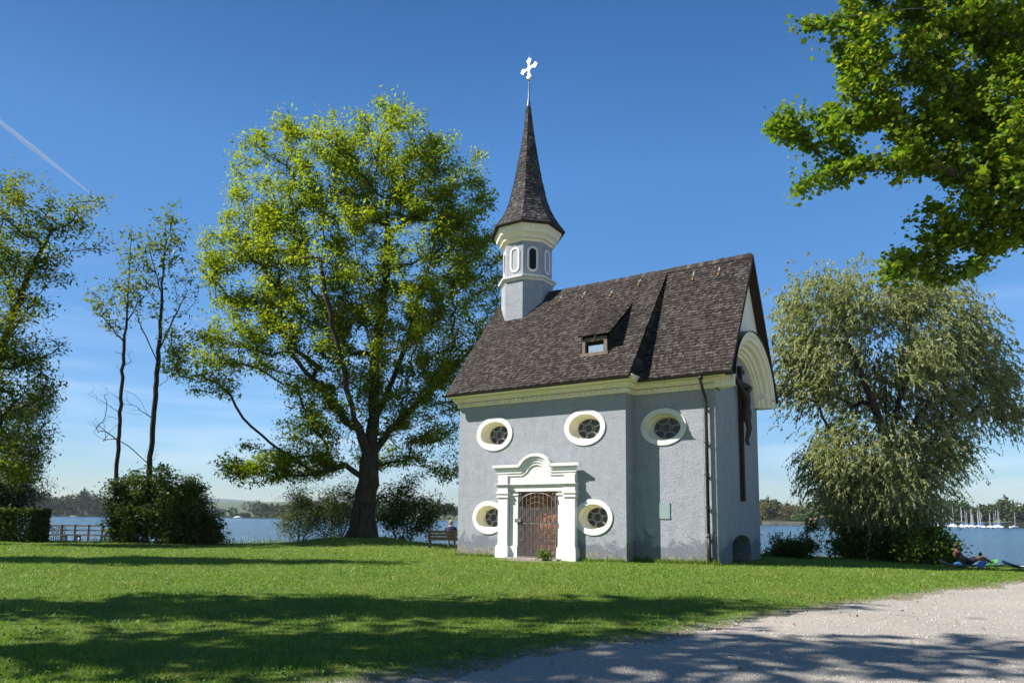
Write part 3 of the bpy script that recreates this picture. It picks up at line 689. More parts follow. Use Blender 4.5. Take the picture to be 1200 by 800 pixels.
for k in range(8):
    mb2 = None
    a = rad(45*k-90); nrm = np.array([math.cos(a), math.sin(a), 0]); tv = np.array([-math.sin(a), math.cos(a), 0]); apo = 1.13*math.cos(rad(22.5)); cz = 12.92
    def cap_pts(w, h, o):
        P = []
        for t in np.linspace(0, math.pi, 9): P.append((w*math.cos(t), h+w*math.sin(t)))
        for t in np.linspace(math.pi, 2*math.pi, 9): P.append((w*math.cos(t), -h+w*math.sin(t)))
        return [np.array([TX, TY, cz])+tv*x_+nrm*(apo+o)+np.array([0, 0, z_]) for x_, z_ in P]
    mb = MB(); mb.loft([cap_pts(.25, .33, -.01), cap_pts(.25, .33, .035), cap_pts(.165, .33, .035), cap_pts(.155, .33, -.01)]); wf = mb.build('lancet_window', M['white'], tur)
    mb = MB(); P = cap_pts(.165, .33, .004); mb.add(P, [tuple(range(len(P)))]); mb.build('dark_opening_plate' if k % 2 else 'blind_panel', M['void'] if k in (1, 3, 5, 7) else M['blind'], wf)  # flat near-black plates paint the dark of an open louvre; no real opening
for k in range(8):      # dentils of turret cornice
    mb = MB(); a0, a1 = octo(1.275, 13.85)[k], octo(1.275, 13.85)[(k+1) % 8]; a0, a1 = np.array(a0), np.array(a1); d = (a1-a0); Ld = np.linalg.norm(d); d /= Ld; nn = np.array([d[1], -d[0], 0]); mb.obox(a0+d*.03-nn*.01, d*(Ld-.06), nn*.022, (0, 0, .075))
    for q in np.arange(.08, Ld-.1, .17): mb.obox(a0+d*q, d*.09, nn*.035, (0, 0, .07))
    mb.build('dentils', M['cream'], tur)
mb = MB(); SP = [(14.44, 1.74), (14.62, 1.62), (14.95, 1.38), (15.4, 1.12), (16.0, .89), (17.0, .66), (18.2, .44), (19.3, .26), (20.2, .15), (20.75, .095)]
SPi = lambda z: np.interp(z, [p[0] for p in SP], [p[1] for p in SP])
zc = 14.46
while zc < 20.6:
    zn = min(zc+.155, 20.75); R0 = SPi(zc); R1 = SPi(min(zn+.10, 20.75))
    o0, o1 = octo(R0, zc), octo(R1, min(zn+.10, 20.75))
    for k in range(8):
        a0, b0, a1, b1 = map(np.array, (o0[k], o0[(k+1) % 8], o1[k], o1[(k+1) % 8]))
        wd = np.linalg.norm(b0-a0); n = max(1, int(wd/.115)); us = [0]+sorted(np.clip((i+random.uniform(-.25, .25))/n, .02, .98) for i in range(1, n))+[1]
        N = np.cross(b0-a0, a1-a0); N /= np.linalg.norm(N)
        for u0, u1 in zip(us[:-1], us[1:]):
            h = N*random.uniform(.012, .032); j = np.array([0, 0, random.uniform(-.014, .014)]); g_ = .004/max(wd, .02)
            p0, p1, q1, q0 = a0+(b0-a0)*u0+j, a0+(b0-a0)*(u1-g_)+j, a1+(b1-a1)*(u1-g_), a1+(b1-a1)*u0
            mb.add([p0+h, p1+h, q1, q0, p0, p1], [(0, 1, 2, 3), (4, 5, 1, 0), (4, 0, 3), (5, 2, 1)])
    zc = zn
spire = link('spire', mesh_noflip(mb, 'spire'), M['spire_shingle'], chapel)
mb = MB(); mb.loft([octo(max(r-.03, .04), z) for z, r in SP], True, True, True); mb.loft([octo(1.72, 14.40), octo(1.745, 14.44), octo(1.735, 14.47)], True, True, True); mb.build('spire_boarding', M['eave_wood'], spire)
mb = MB(); mb.sm = True; mb.tube([(TX, TY, 20.6), (TX, TY, 20.8), (TX, TY, 21.15), (TX, TY, 22.1)], [.115, .095, .038, .022], 10); mb.tube([(TX, TY, 22.1), (TX, TY, 23.25), (TX, TY, 23.36)], [.020, .016, .004], 8)
fin = mb.build('finial_rod', simple('dull_lead', (.15, .15, .155), .5, .6, .2), chapel)
mb = MB(); mb.sm = True; mb.ball((TX, TY, 22.12), .085, 12, 8); mb.build('finial_ball', M['gold'], fin)
mb = MB(); fc = np.array([TX, TY, 22.66]); ax = np.array([math.cos(rad(-12)), math.sin(rad(-12)), 0]); up = np.array([0, 0, 1.])
def plate(outline, th=.03):
    nn = np.cross(ax, up)*th; mb.prism([fc+ax*x_+up*z_-nn/2 for x_, z_ in outline], nn)
arm = [(.042, .042), (.26, .046), (.31, .085), (.345, .06), (.37, .125), (.43, .13), (.47, .06), (.53, 0), (.47, -.06), (.43, -.13), (.37, -.125), (.345, -.06), (.31, -.085), (.26, -.046), (.042, -.042)]
outl = []
for q in range(4):
    c, s_ = math.cos(q*math.pi/2), math.sin(q*math.pi/2); outl += [(x_*c-z_*s_, x_*s_+z_*c) for x_, z_ in arm[::-1]][::-1] if False else [(x_*c-z_*s_, x_*s_+z_*c) for x_, z_ in reversed(arm)]
plate(outl)
for q in range(4):
    t = math.pi/4+q*math.pi/2; mb.tube([fc+ax*(r*math.cos(t))+up*(r*math.sin(t)) for r in (.05, .12, .19)], [.02, .016, .008], 6)
mb.build('finial_cross', simple('bright_silvered_metal', (.62, .55, .47), .4, .6, .1), fin)

# ------------------------------------------------------------------ crucifix and plaque on the chapel
def chapel_world(x, y, z=0.): return chapel_mat @ Vector((x, y, z))
chapel_mat = Matrix.Translation((4.0274, 24.7489, 0)) @ Matrix.Rotation(math.atan2(-math.cos(.9911), math.sin(.9911)), 4, 'Z')
ROTC = math.atan2(-math.cos(.9911), math.sin(.9911))
cru = empty('crucifix', chapel_world(LC+.02, YR+.1, 2.2), ROTC); tag(cru, 'tall dark wooden crucifix with carved figure on the shaded gable wall under the arched hood', 'crucifix')
mb = MB(); mb.box(.0, .13, -.10, .10, 0, 5.05); mb.box(.02, .15, -1.22, 1.22, 4.32, 4.50); mb.box(.13, .17, -.22, .22, 4.78, 4.95); mb.build('cross', M['beam'], cru)
# figure: one vertex per joint
V = [(.26, 0, 3.30), (.28, 0, 3.55), (.29, .0, 3.85), (.27, 0, 4.02), (.33, .03, 4.16), (.38, .05, 4.30),    # pelvis, waist, chest, neck, head, crown
     (.25, -.22, 4.02), (.22, -.60, 4.18), (.20, -1.0, 4.36), (.20, -1.13, 4.41), (.25, .22, 4.02), (.22, .60, 4.18), (.20, 1.0, 4.36), (.20, 1.13, 4.41),
     (.25, -.12, 3.18), (.36, -.10, 2.70), (.24, -.06, 2.24), (.30, -.06, 2.06), (.25, .12, 3.18), (.36, .08, 2.70), (.26, .02, 2.24), (.33, .01, 2.05)]
E_ = [(0, 1), (1, 2), (2, 3), (3, 4), (4, 5), (2, 6), (6, 7), (7, 8), (8, 9), (2, 10), (10, 11), (11, 12), (12, 13), (0, 14), (14, 15), (15, 16), (16, 17), (0, 18), (18, 19), (19, 20), (20, 21)]
Rr = [(.15, .17), (.12, .15), (.14, .19), .06, (.11, .09), .07, .09, .065, .045, .05, .09, .065, .045, .05, .11, .085, .055, .045, .11, .085, .055, .045]
fg = link('figure', skin_mesh('figure', V, E_, Rr), M['carved'], cru)
mb = MB(); mb.sm = True; mb.loft([[(.26+rx*math.cos(t), ry*math.sin(t), z) for t in np.linspace(0, 2*math.pi, 13)[:-1]] for rx, ry, z in ((.17, .20, 3.42), (.19, .23, 3.30), (.18, .22, 3.12), (.15, .20, 2.98))]); mb.build('loincloth', M['carved'], fg)

pl = empty('plaque', chapel_world(1.14, ST, 1.80), ROTC); tag(pl, 'small grey-green rectangular plaque fixed to the right bay of the chapel wall', 'plaque')
mb = MB(); mb.box(-.19, .19, -.03, -.004, -.28, .28); mb.build('plate', M['plaque'], pl)
for sx_ in (-1, 1):
    for sz_ in (-1, 1): mb = MB(); mb.tube([(sx_*.16, -.031, sz_*.25), (sx_*.16, -.038, sz_*.25)], .012, 8); mb.build('screw', M['tin'], pl)

# ------------------------------------------------------------------ trees
def grow(limbs, tips, rng, seg=.5, arch=.12, wob=.06, down_pen=.4):
    pos, par, plen = [], [], []
    def push(p, pa):
        pos.append(np.asarray(p, float)); par.append(pa); plen.append(0 if pa < 0 else plen[pa]+np.linalg.norm(pos[-1]-pos[pa])); return len(pos)-1
    for li, L in enumerate(limbs):
        L = [np.asarray(p, float) for p in L]
        if li == 0: last = push(L[0], -1); prev = L[0]; rest = L[1:]
        else:
            d = np.linalg.norm(np.array(pos)-L[0], axis=1); last = int(d.argmin()); prev = pos[last]; rest = L[0:] if d.min() > .3 else L[1:]
        for q in rest:
            n = max(1, int(round(np.linalg.norm(q-prev)/seg))); d_ = q-prev
            for i in range(1, n+1): last = push(prev+d_*i/n+rng.normal(0, wob*.5, 3)*(i < n), last)
            prev = q
    base = pos[0]; tips = np.asarray(tips); tips = tips[np.argsort(np.linalg.norm(tips-pos[min(len(pos)-1, 6)], axis=1))]
    cap = len(pos)+len(tips)*40; PA = np.zeros((cap, 3)); PL = np.zeros(cap); PA[:len(pos)] = pos; PL[:len(pos)] = plen; lo = 2
    ends = []
    for t in tips:
        n0 = len(pos); D = t-PA[lo:n0]; d = np.linalg.norm(D, axis=1)
        cost = d+.22*PL[lo:n0]+down_pen*np.maximum(0, -D[:, 2])
        j = int(cost.argmin())+lo; d = d[j-lo]; n = max(2, int(d/seg)); p0 = pos[j]
        pd = p0-pos[par[j]] if par[j] >= 0 else np.array([0, 0, 1.]); pd = pd/(np.linalg.norm(pd)+1e-6)
        c = p0+(t-p0)*.45+pd*d*.18+np.array([0, 0, arch*d]); last = j
        for i in range(1, n+1):
            u = i/n; p = p0*(1-u)**2+2*c*u*(1-u)+t*u*u+(rng.normal(0, wob, 3)*(i < n)*min(1, d/2))
            last = push(p, last); PA[last] = p; PL[last] = plen[last]
        ends.append(last)
    return np.array(pos), np.array(par), ends
def branch_mesh(name, pos, par, r_tip, r_trunk, flare=.7, minr=0., z0=None):
    n = len(pos); cnt = np.zeros(n); kids = [[] for _ in range(n)]
    for i in range(n-1, 0, -1): kids[par[i]].append(i)
    for i in range(n-1, -1, -1):
        if cnt[i] == 0: cnt[i] = 1
        if par[i] >= 0: cnt[par[i]] += cnt[i]
    e = math.log(r_trunk/r_tip)/math.log(max(cnt[0], 3)); R = r_tip*cnt**e
    base = pos[0]; hh = pos[:, 2]-base[2]; near = np.linalg.norm(pos[:, :2]-base[:2], axis=1) < r_trunk*3
    R = R*(1+flare*np.exp(-np.maximum(hh, 0)/(1.2*r_trunk+.15))*near)
    mb = MB(); mb.sm = True
    stack = [(0, None)]
    while stack:
        i, pa = stack.pop(); ch = [i] if pa is None else [pa, i]
        cur = i
        while kids[cur]:
            ks = sorted(kids[cur], key=lambda k: -cnt[k])
            for k in ks[1:]: stack.append((k, cur))
            ch.append(ks[0]); cur = ks[0]
        if len(ch) < 2: continue
        rr = R[ch].copy()
        if pa is not None: rr[0] = min(rr[0], rr[1]*1.25)
        if rr.max() < minr: continue
        ns = 12 if rr[0] > .2 else 7 if rr[0] > .08 else 5 if rr[0] > .03 else 3
        rr[-1] *= .5; mb.tube(pos[ch], rr, ns, cap=False)
    me = bpy.data.meshes.new(name); me.from_pydata(mb.v, [], mb.f); me.update(); me.polygons.foreach_set('use_smooth', np.ones(len(me.polygons), bool)); return me
def unit(v): return v/(np.linalg.norm(v, axis=-1, keepdims=True)+1e-9)
LOBED = [(0, 0), (.12, .10), (.18, .46), (.40, .30), (.56, .52), (.68, .22), (1., 0), (.68, -.22), (.56, -.52), (.40, -.30), (.18, -.46), (.12, -.10)]
SPEAR = [(0, 0), (.22, .36), (.55, .5), (.80, .28), (1, 0), (.80, -.28), (.55, -.5), (.22, -.36)]
def leaves_mesh(name, P, rng, size, aspect=.5, bias=(0, 0, -.25), flat=.8, D=None, fold=.12, outline=None):
    n = len(P); d = unit(rng.normal(0, 1, (n, 3))*np.array([1, 1, .7])+np.array(bias)) if D is None else unit(D+rng.normal(0, .35, (n, 3)))
    up = np.array([0, 0, 1.])*flat+rng.normal(0, .55, (n, 3)); s = unit(np.cross(d, up)); nn = np.cross(s, d)
    l = size*np.exp(rng.normal(0, .28, n))[:, None]; w = l*aspect
    if outline:
        V = np.stack([P+d*l*a_+s*w*b_+nn*l*fold*abs(b_)*2 for a_, b_ in outline], 1).reshape(-1, 3); return fast_mesh(name, V, len(outline))
    V = np.stack([P, P+d*l*.45+s*w*.5+nn*l*fold, P+d*l, P+d*l*.45-s*w*.5+nn*l*fold], 1).reshape(-1, 3)
    return fast_mesh(name, V, 4)
def spray(pos, par, ends, rng, k, back=1.2, sig=.32, keep=None):
    "leaf points scattered along the last stretch of every twig"
    out = []
    for e in ends:
        kk = k if keep is None else int(k*keep(pos[e]))
        if kk <= 0: continue
        chain = [pos[e]]; i = e; L = 0
        while par[i] >= 0 and L < back: L += np.linalg.norm(pos[i]-pos[par[i]]); i = par[i]; chain.append(pos[i])
        ch = np.array(chain); t = rng.random(kk)**1.4*(len(ch)-1); a = np.minimum(t.astype(int), len(ch)-2); f = (t-a)[:, None]
        sg = sig*np.exp(rng.normal(0, .25)); out.append(ch[a]*(1-f)+ch[a+1]*f+np.clip(rng.normal(0, 1, (kk, 3)), -1.7, 1.7)*np.array([sg, sg, sg*.6]))
    return np.concatenate(out)
def blob_tips(blobs, Y, n, rng, depth=.85, shell=.6, stray=0.):
    "points in rounded masses; each mass is given where the photograph shows it, with the depth of a ball"
    A = np.array([b[2]**2 for b in blobs], float); A /= A.sum(); out = []
    while len(out) < n:
        b = blobs[rng.choice(len(blobs), p=A)]; v = rng.normal(0, 1, 3); v /= np.linalg.norm(v); q = rng.random()**(1/3) if rng.random() > shell else rng.uniform(.8, 1)
        if rng.random() < stray: q *= rng.uniform(1.1, 1.5)
        v *= q; yo = b[3] if len(b) > 3 else 0; r = b[2]; ry = b[4] if len(b) > 4 else r
        Yd = Y+yo+v[1]*r/FPX*Y*depth; out.append(at(b[0]+v[0]*r, b[1]+v[2]*ry, Yd))
    return np.array(out)
def plant(name, label, cat, base, limbs, tips, rng, bark, leafm, r_tip, r_trunk, k, size, aspect, sig, back=1.2, seg=.5, group=None, keep=None, bias=(0, 0, -.25), flare=.7, arch=.12, wob=.06, stem='trunk', crown='crown', down_pen=.4, minr=0., flat=.8, outline=None):
    base = np.array(base, float); e = empty(name, base); tag(e, label, cat, group)
    L = [[np.asarray(p, float)-base for p in l] for l in limbs]
    pos, par, ends = grow(L, np.asarray(tips)-base, rng, seg, arch, wob, down_pen)
    link(stem, branch_mesh(stem, pos, par, r_tip, r_trunk, flare, minr), bark, e)
    P = spray(pos, par, ends, rng, k, back, sig, (lambda p: keep(p+base)) if keep else None)
    link(crown, leaves_mesh(crown, P, rng, size, aspect, bias, flat, outline=outline), leafm, e); return e

# the broad yellow-green ash left of the chapel
rng = np.random.default_rng(11); YA = 37.
L_ash = leaf_mat('ash_leaves', [(.11, .165, .012), (.18, .245, .014), (.24, .29, .016), (.31, .345, .022)], .60, .40, (.26, .305, .016), .22)
def pxl(pts, Y): return [at(p[0], p[1], Y+(p[2] if len(p) > 2 else 0)) for p in pts]
bx, by = at(424, 627, 36.)[0], 36.
ash_base = np.array([bx, by, float(hgt(bx, by))-.1])
trunk = [ash_base]+pxl([(428, 590), (432, 553)], 36)+pxl([(437, 500, .3), (440, 420, .6), (452, 330, 1), (455, 240, 1)], 36)
limbs = [trunk, pxl([(431, 560), (405, 545, -.5), (372, 555, -1), (330, 558, -1.5), (290, 545, -2)], 36), pxl([(434, 540), (455, 505, 1), (490, 470, 1.5), (530, 435, 2), (560, 400, 2)], 36),
         pxl([(433, 545), (415, 490, -1), (400, 420, -2), (380, 340, -2.5), (365, 250, -2)], 36), pxl([(438, 500), (470, 420, 2), (500, 320, 3), (520, 240, 3)], 36),
         pxl([(372, 555, -1), (318, 520, -2), (285, 490, -2.5), (262, 450, -3)], 36), pxl([(436, 520), (440, 440, 3.5), (420, 330, 4.5), (410, 220, 4)], 36), pxl([(436, 520), (470, 470, -2), (500, 410, -3), (510, 340, -3.5)], 36)]
blobs = [(450, 175, 62), (400, 185, 55), (520, 215, 62), (325, 205, 62), (300, 305, 68), (380, 300, 95), (470, 300, 95), (545, 250, 48), (350, 400, 62, -1), (285, 390, 48, -1), (460, 400, 80), (530, 370, 62, 1.5), (240, 425, 42, -2), (215, 400, 22, -2.5),
         (355, 500, 48, -1.5), (300, 545, 44, -2.5, 24), (395, 460, 55), (500, 470, 52, 1), (545, 450, 42, 2.5), (450, 520, 42, 1.5, 34), (520, 530, 32, 2), (560, 310, 40, 3), (335, 150, 20), (355, 545, 36, -1, 22), (265, 290, 30, -1)]
tips = blob_tips(blobs, YA, 1900, rng, .8, .55)
tips = tips[~((tips[:, 0] > -1.5) & (tips[:, 1] < 36.5))]
gap = lambda p: np.array([(((q[0]-300)/34)**2+((q[1]-468)/36)**2 < 1) or (((q[0]-250)/40)**2+((q[1]-505)/22)**2 < 1) for q in [project(t) for t in p]])
tips = tips[~gap(tips)]
plant('ash_tree', 'broad tall yellow-green leafy tree on a low grass mound left of the chapel', 'tree', ash_base, limbs, tips, rng, M['bark_ash'], L_ash, .012, .53, 82, .185, .42, .29, 1.3, .55, flat=1.7, bias=(0, 0, -.15))

# dark tree at the left edge
L_dk = leaf_mat('dark_green_leaves', [(.05, .095, .012), (.09, .15, .016), (.14, .20, .02), (.22, .24, .03)], .5, .45, (.20, .20, .018), .5)
rng = np.random.default_rng(12); YL = 34.
b = at(-40, 640, YL); b[2] = float(hgt(b[0], b[1]))-.1
trunk = [b]+pxl([(-36, 560), (-20, 470), (5, 400), (35, 320), (60, 270)], YL)
limbs = [trunk, pxl([(5, 400), (50, 340, -1), (80, 300, -1.5), (110, 270, -2)], YL), pxl([(-25, 500), (-20, 400, 1), (-10, 300, 2), (10, 240, 2)], YL), pxl([(-36, 560), (10, 480, -1), (50, 440, -2)], YL)]
blobs = [(25, 240, 42), (75, 260, 30), (105, 250, 26), (20, 300, 45), (65, 310, 26), (15, 380, 50), (55, 400, 24), (10, 450, 50), (45, 445, 28), (15, 520, 45, -1), (-40, 300, 70), (-60, 420, 80), (120, 290, 14), (5, 225, 30)]
plant('leafy_tree', 'dark green spreading tree cut by the left picture edge, behind the clipped hedge', 'tree', b, limbs, blob_tips(blobs, YL, 400, rng), rng, M['bark_dark'], L_dk, .014, .40, 62, .19, .45, .34, 1.3, .5, flat=1.6)
# feathery dark tree behind it
rng = np.random.default_rng(13); b = at(12, 628, 38.5); b[2] = float(hgt(b[0], b[1]))-.1
L_wd = leaf_mat('blue_green_willow_leaves', [(.03, .055, .028), (.05, .08, .038), (.08, .11, .05)], .35, .5)
blobs = [(20, 500, 34), (40, 470, 26), (15, 550, 36), (45, 520, 20), (30, 575, 24), (0, 590, 28), (-20, 540, 30)]
plant('weeping_tree', 'small feathery blue-green tree drooping low over the hedge at the left', 'tree', b, [[b]+pxl([(14, 580), (18, 540), (22, 490)], 38.5)], blob_tips(blobs, 38.5, 220, rng), rng, M['bark_dark'], L_wd, .010, .20, 110, .20, .2, .34, 1.4, .4, bias=(0, 0, -.9), arch=.25)

# two tall thin trees
L_th = leaf_mat('thin_tree_leaves', [(.09, .13, .022), (.14, .18, .03), (.20, .22, .045)], .45)
def thin(base_px, pts, limbs, blobs, seed, label, rt, keep, n, k=16):
    rng = np.random.default_rng(seed); Y = 37.5; b = at(*base_px, Y); b[2] = float(hgt(b[0], b[1]))-.1
    lm = [[b]+pxl(pts, Y)]+[pxl(l, Y) for l in limbs]
    plant('slender_tree', label, 'tree', b, lm, blob_tips(blobs, Y, n, rng, .8, .3), rng, M['bark_dark'], L_th, .007, rt, k, .22, .42, .22, .9, .4, group='slender trees by the jetty', keep=keep, arch=.05, wob=.05, down_pen=.9)
def zkeep(lo, hi): return lambda p: float(np.clip((project(p)[1]-hi)/(lo-hi), 0, 1)) if True else 0
thin((131, 634), [(136, 560), (143, 450), (149, 360), (155, 262)], [[(141, 480), (120, 470, -.5), (103, 462, -.8)], [(146, 400), (120, 370, .4), (97, 360, .6)], [(139, 515), (118, 500, -.4), (102, 493, -.7)], [(148, 380), (165, 350), (176, 340)]],
     [(154, 285, 20), (140, 340, 26), (152, 320, 26), (118, 345, 20), (165, 330, 20), (130, 375, 18), (120, 465, 20), (115, 495, 14), (145, 420, 16), (156, 265, 8)], 21,
     'slimmer left one of two bare-stemmed trees beside the jetty', .105, lambda p: .9 if project(p)[1] < 390 else .03, 170, 11)
thin((170, 632), [(172, 580), (179, 500), (186, 420), (190, 340), (196, 240)], [[(176, 545), (150, 522, -.6), (122, 505, -1), (102, 495, -1.2)], [(180, 492), (150, 470, .8), (130, 462, 1)], [(187, 410), (215, 350, .5), (232, 318, .7)], [(186, 425), (160, 370, -.6), (150, 350, -.8)], [(190, 350), (175, 290, .4), (172, 262, .5)], [(189, 380), (215, 365, -.6), (235, 352, -.8)]],
     [(198, 262, 28), (180, 290, 26), (212, 300, 26), (190, 340, 40), (220, 340, 20), (165, 360, 22), (205, 370, 24), (125, 500, 20), (150, 470, 22), (200, 430, 18), (180, 530, 14), (205, 245, 16)], 22,
     'taller right one of two sparse trees, forked high above the lakeside bushes', .14, lambda p: .95 if project(p)[1] < 315 else (.3 if project(p)[1] < 370 else .02), 280, 11)

# willow right of the chapel
rng = np.random.default_rng(31); YW = 32.5; b = at(1043, 654, YW); b[2] = float(hgt(b[0], b[1]))-.1
L_wi = leaf_mat('willow_leaves', [(.22, .24, .10), (.32, .335, .17), (.41, .43, .26), (.50, .51, .38)], .45, .42, (.26, .285, .11), .5)
we = empty('willow_tree', b); tag(we, 'big rounded grey-green willow with fine drooping foliage right of the chapel', 'tree')
limbs = [[b]+pxl([(1045, 610), (1045, 560), (1040, 500)], YW), pxl([(1042, 520), (1010, 440, -.5), (985, 380, -1), (965, 345, -1)], YW), pxl([(1043, 520), (1060, 430, .5), (1070, 360, 1), (1080, 330, 1)], YW), pxl([(1042, 540), (1090, 470, -.5), (1130, 430, -1), (1160, 420, -1)], YW), pxl([(1044, 560), (1010, 530, -1), (975, 510, -1.5)], YW),
         pxl([(1044, 570), (1080, 540, .5), (1110, 520, .8)], YW), pxl([(1040, 500), (1035, 420, 2.5), (1020, 350, 3)], YW)]
blobs = [(968, 370, 50), (1012, 354, 42), (932, 405, 30), (1098, 377, 50), (1060, 354, 28), (1000, 606, 20), (1078, 604, 20), (968, 580, 16), (1030, 622, 18), (1140, 400, 28), (1122, 440, 34), (1160, 462, 24), (1140, 480, 18), (950, 450, 34), (1000, 440, 40, 1.6), (1062, 452, 36, 1.4), (1182, 490, 15), (1170, 440, 16), (975, 415, 26, -1.5), (915, 445, 14), (1080, 420, 26, -1.5), (995, 535, 38, -1), (965, 548, 20, -1), (1045, 540, 42, -.5), (1095, 512, 30), (1030, 580, 34, -1), (1085, 565, 20), (1055, 600, 30), (1108, 482, 26), (998, 572, 24, -1), (1115, 535, 18)]
tips = blob_tips(blobs, YW, 820, rng, .85, .7)
pos, par, ends = grow([[np.asarray(p)-b for p in l] for l in limbs], tips-b, rng, .5, .2, .05)
link('trunk', branch_mesh('trunk', pos, par, .010, .5, .7), M['bark_dark'], we)
PP, DD = [], []
cen = np.array([0, 0, 6.])
for e_ in ends:
    t = pos[e_]; outw = t-cen; outw[2] = 0; outw /= np.linalg.norm(outw)+1e-6
    for s_ in range(17):
        p = t+rng.normal(0, .42, 3); d = unit(outw*.75+rng.normal(0, .55, 3)+np.array([0, 0, .45])); Ls = rng.gamma(3, .22)*(1.25 if p[2] < 6 else .85)
        if p[2] < 3.0: Ls *= .7
        m = 30; u = np.sort(rng.random(m))[:, None]; q = p+d*(u*Ls*.75)+np.array([0, 0, -1.])*(u**2*Ls*.6)
        PP.append(q); DD.append(d*(1-u)+np.array([0, 0, -1.3])*u)
PP = np.concatenate(PP); DD = np.concatenate(DD)
link('crown', leaves_mesh('crown', PP, rng, .115, .30, D=DD*1.2, flat=.5), L_wi, we)
print('willow leaves', len(PP))

# ivy-dark heart of the willow and bushes round its foot
L_bu = leaf_mat('bush_leaves', [(.05, .10, .015), (.09, .155, .02), (.14, .21, .03), (.20, .25, .045)], .45, .4)
L_bd = leaf_mat('dark_bush_leaves', [(.03, .062, .012), (.055, .095, .017), (.085, .13, .022), (.13, .17, .03)], .4, .4)
L_br = leaf_mat('olive_shrub_leaves', [(.07, .07, .02), (.10, .10, .03), (.13, .115, .04)], .3)
L_ws = leaf_mat('lakeside_willow_leaves', [(.07, .10, .035), (.11, .14, .05), (.17, .19, .075)], .4)
def shrub(name, label, px, py, Y, blobs, seed, lm, n=90, k=60, size=.16, aspect=.5, sig=.24, group=None, nst=5, bias=(0, 0, -.1), rtip=.006, cat='shrub', depth=.9):
    rng = np.random.default_rng(seed); b = at(px, py, Y); b[2] = float(hgt(b[0], b[1]))-.06
    tips = blob_tips(blobs, Y, int(n*1.15), rng, depth, .45, .22); tips[:, 2] = np.maximum(tips[:, 2], b[2]+.12)
    # keep stems spread over the shrub's footprint
    lim = [[b, b+np.array([0, 0, .35])]]
    for i in range(nst):
        t = tips[rng.integers(len(tips))]; lim.append([b+np.array([(t[0]-b[0])*.25, (t[1]-b[1])*.25, .15]), b+(t-b)*.55])
    plant(name, label, cat, b, lim, tips, rng, M['bark_dark'], lm, rtip, .07, k, size, aspect, sig, .9, .3, group, None, bias, .1, .08, .04, 'stem', 'foliage', .2)
shrub('bush', 'dark dense bush at the foot of the two thin trees, nearest the jetty', 148, 634, 37.8, [(150, 600, 24), (140, 575, 16), (165, 570, 20), (150, 620, 24)], 41, L_bd, 130, 75)
shrub('bush', 'tall rounded dark green bush right of the two thin trees', 212, 635, 37.2, [(215, 595, 30), (190, 600, 26), (235, 610, 24), (205, 618, 26), (225, 575, 16), (250, 625, 12), (190, 560, 14)], 42, L_bd, 240, 85)
shrub('low_shrub', 'low brownish olive shrub at the right foot of the dark bushes', 238, 637, 36.6, [(238, 628, 16, 0, 9), (225, 630, 12, 0, 7), (254, 631, 10, 0, 6)], 43, L_br, 60, 60, .13)
shrub('lakeside_shrub', 'airy upright willow shrub on the shore left of the big trunk', 350, 634, 38.6, [(345, 590, 18), (360, 600, 22), (338, 612, 16), (375, 610, 20), (352, 575, 12), (385, 590, 20), (330, 620, 10)], 44, L_ws, 130, 50, .17, .22, .26, nst=9, bias=(0, 0, .5))
shrub('lakeside_shrub', 'pale willow shrub just behind the left side of the big trunk', 398, 632, 38.4, [(395, 585, 22), (405, 600, 20), (392, 615, 16), (410, 570, 14)], 45, L_ws, 90, 55, .16, .22, .26, nst=7, bias=(0, 0, .3))
shrub('lakeside_shrub', 'dark drooping shrub between the big trunk and the bench', 470, 634, 38.2, [(462, 590, 24), (485, 600, 24), (468, 615, 18), (500, 610, 18), (515, 590, 16), (480, 570, 16), (450, 610, 12)], 46, L_bd, 150, 50, .17, .3, .28, nst=8, bias=(0, 0, -.5))
shrub('bush', 'light green bush round the foot of the willow trunk', 1045, 656, 31.6, [(1045, 625, 22), (1040, 640, 22), (1055, 610, 16), (1030, 615, 14)], 47, L_bu, 110, 65, .17)
shrub('bush', 'dense dark bush right of the willow trunk, beside the lying man', 1090, 660, 30.6, [(1090, 640, 22, 0, 16), (1110, 645, 14, 0, 11), (1070, 640, 18), (1095, 628, 12)], 48, L_bu, 130, 70, .17)
shrub('bush', 'straggly dark bush between the willow trunk and the chapel', 1000, 654, 31.5, [(1000, 635, 20, 0, 14), (985, 640, 16, 0, 10), (1015, 640, 16, 0, 14), (990, 622, 10)], 49, L_bd, 90, 50, .15)
shrub('bush', 'low spiky green bush nearest the chapel gable corner', 940, 656, 30.5, [(945, 640, 14), (925, 645, 18, 0, 9), (948, 620, 9), (905, 650, 12, 0, 6), (915, 630, 8)], 50, L_bd, 80, 50, .17, .25, .2, bias=(0, 0, .6))

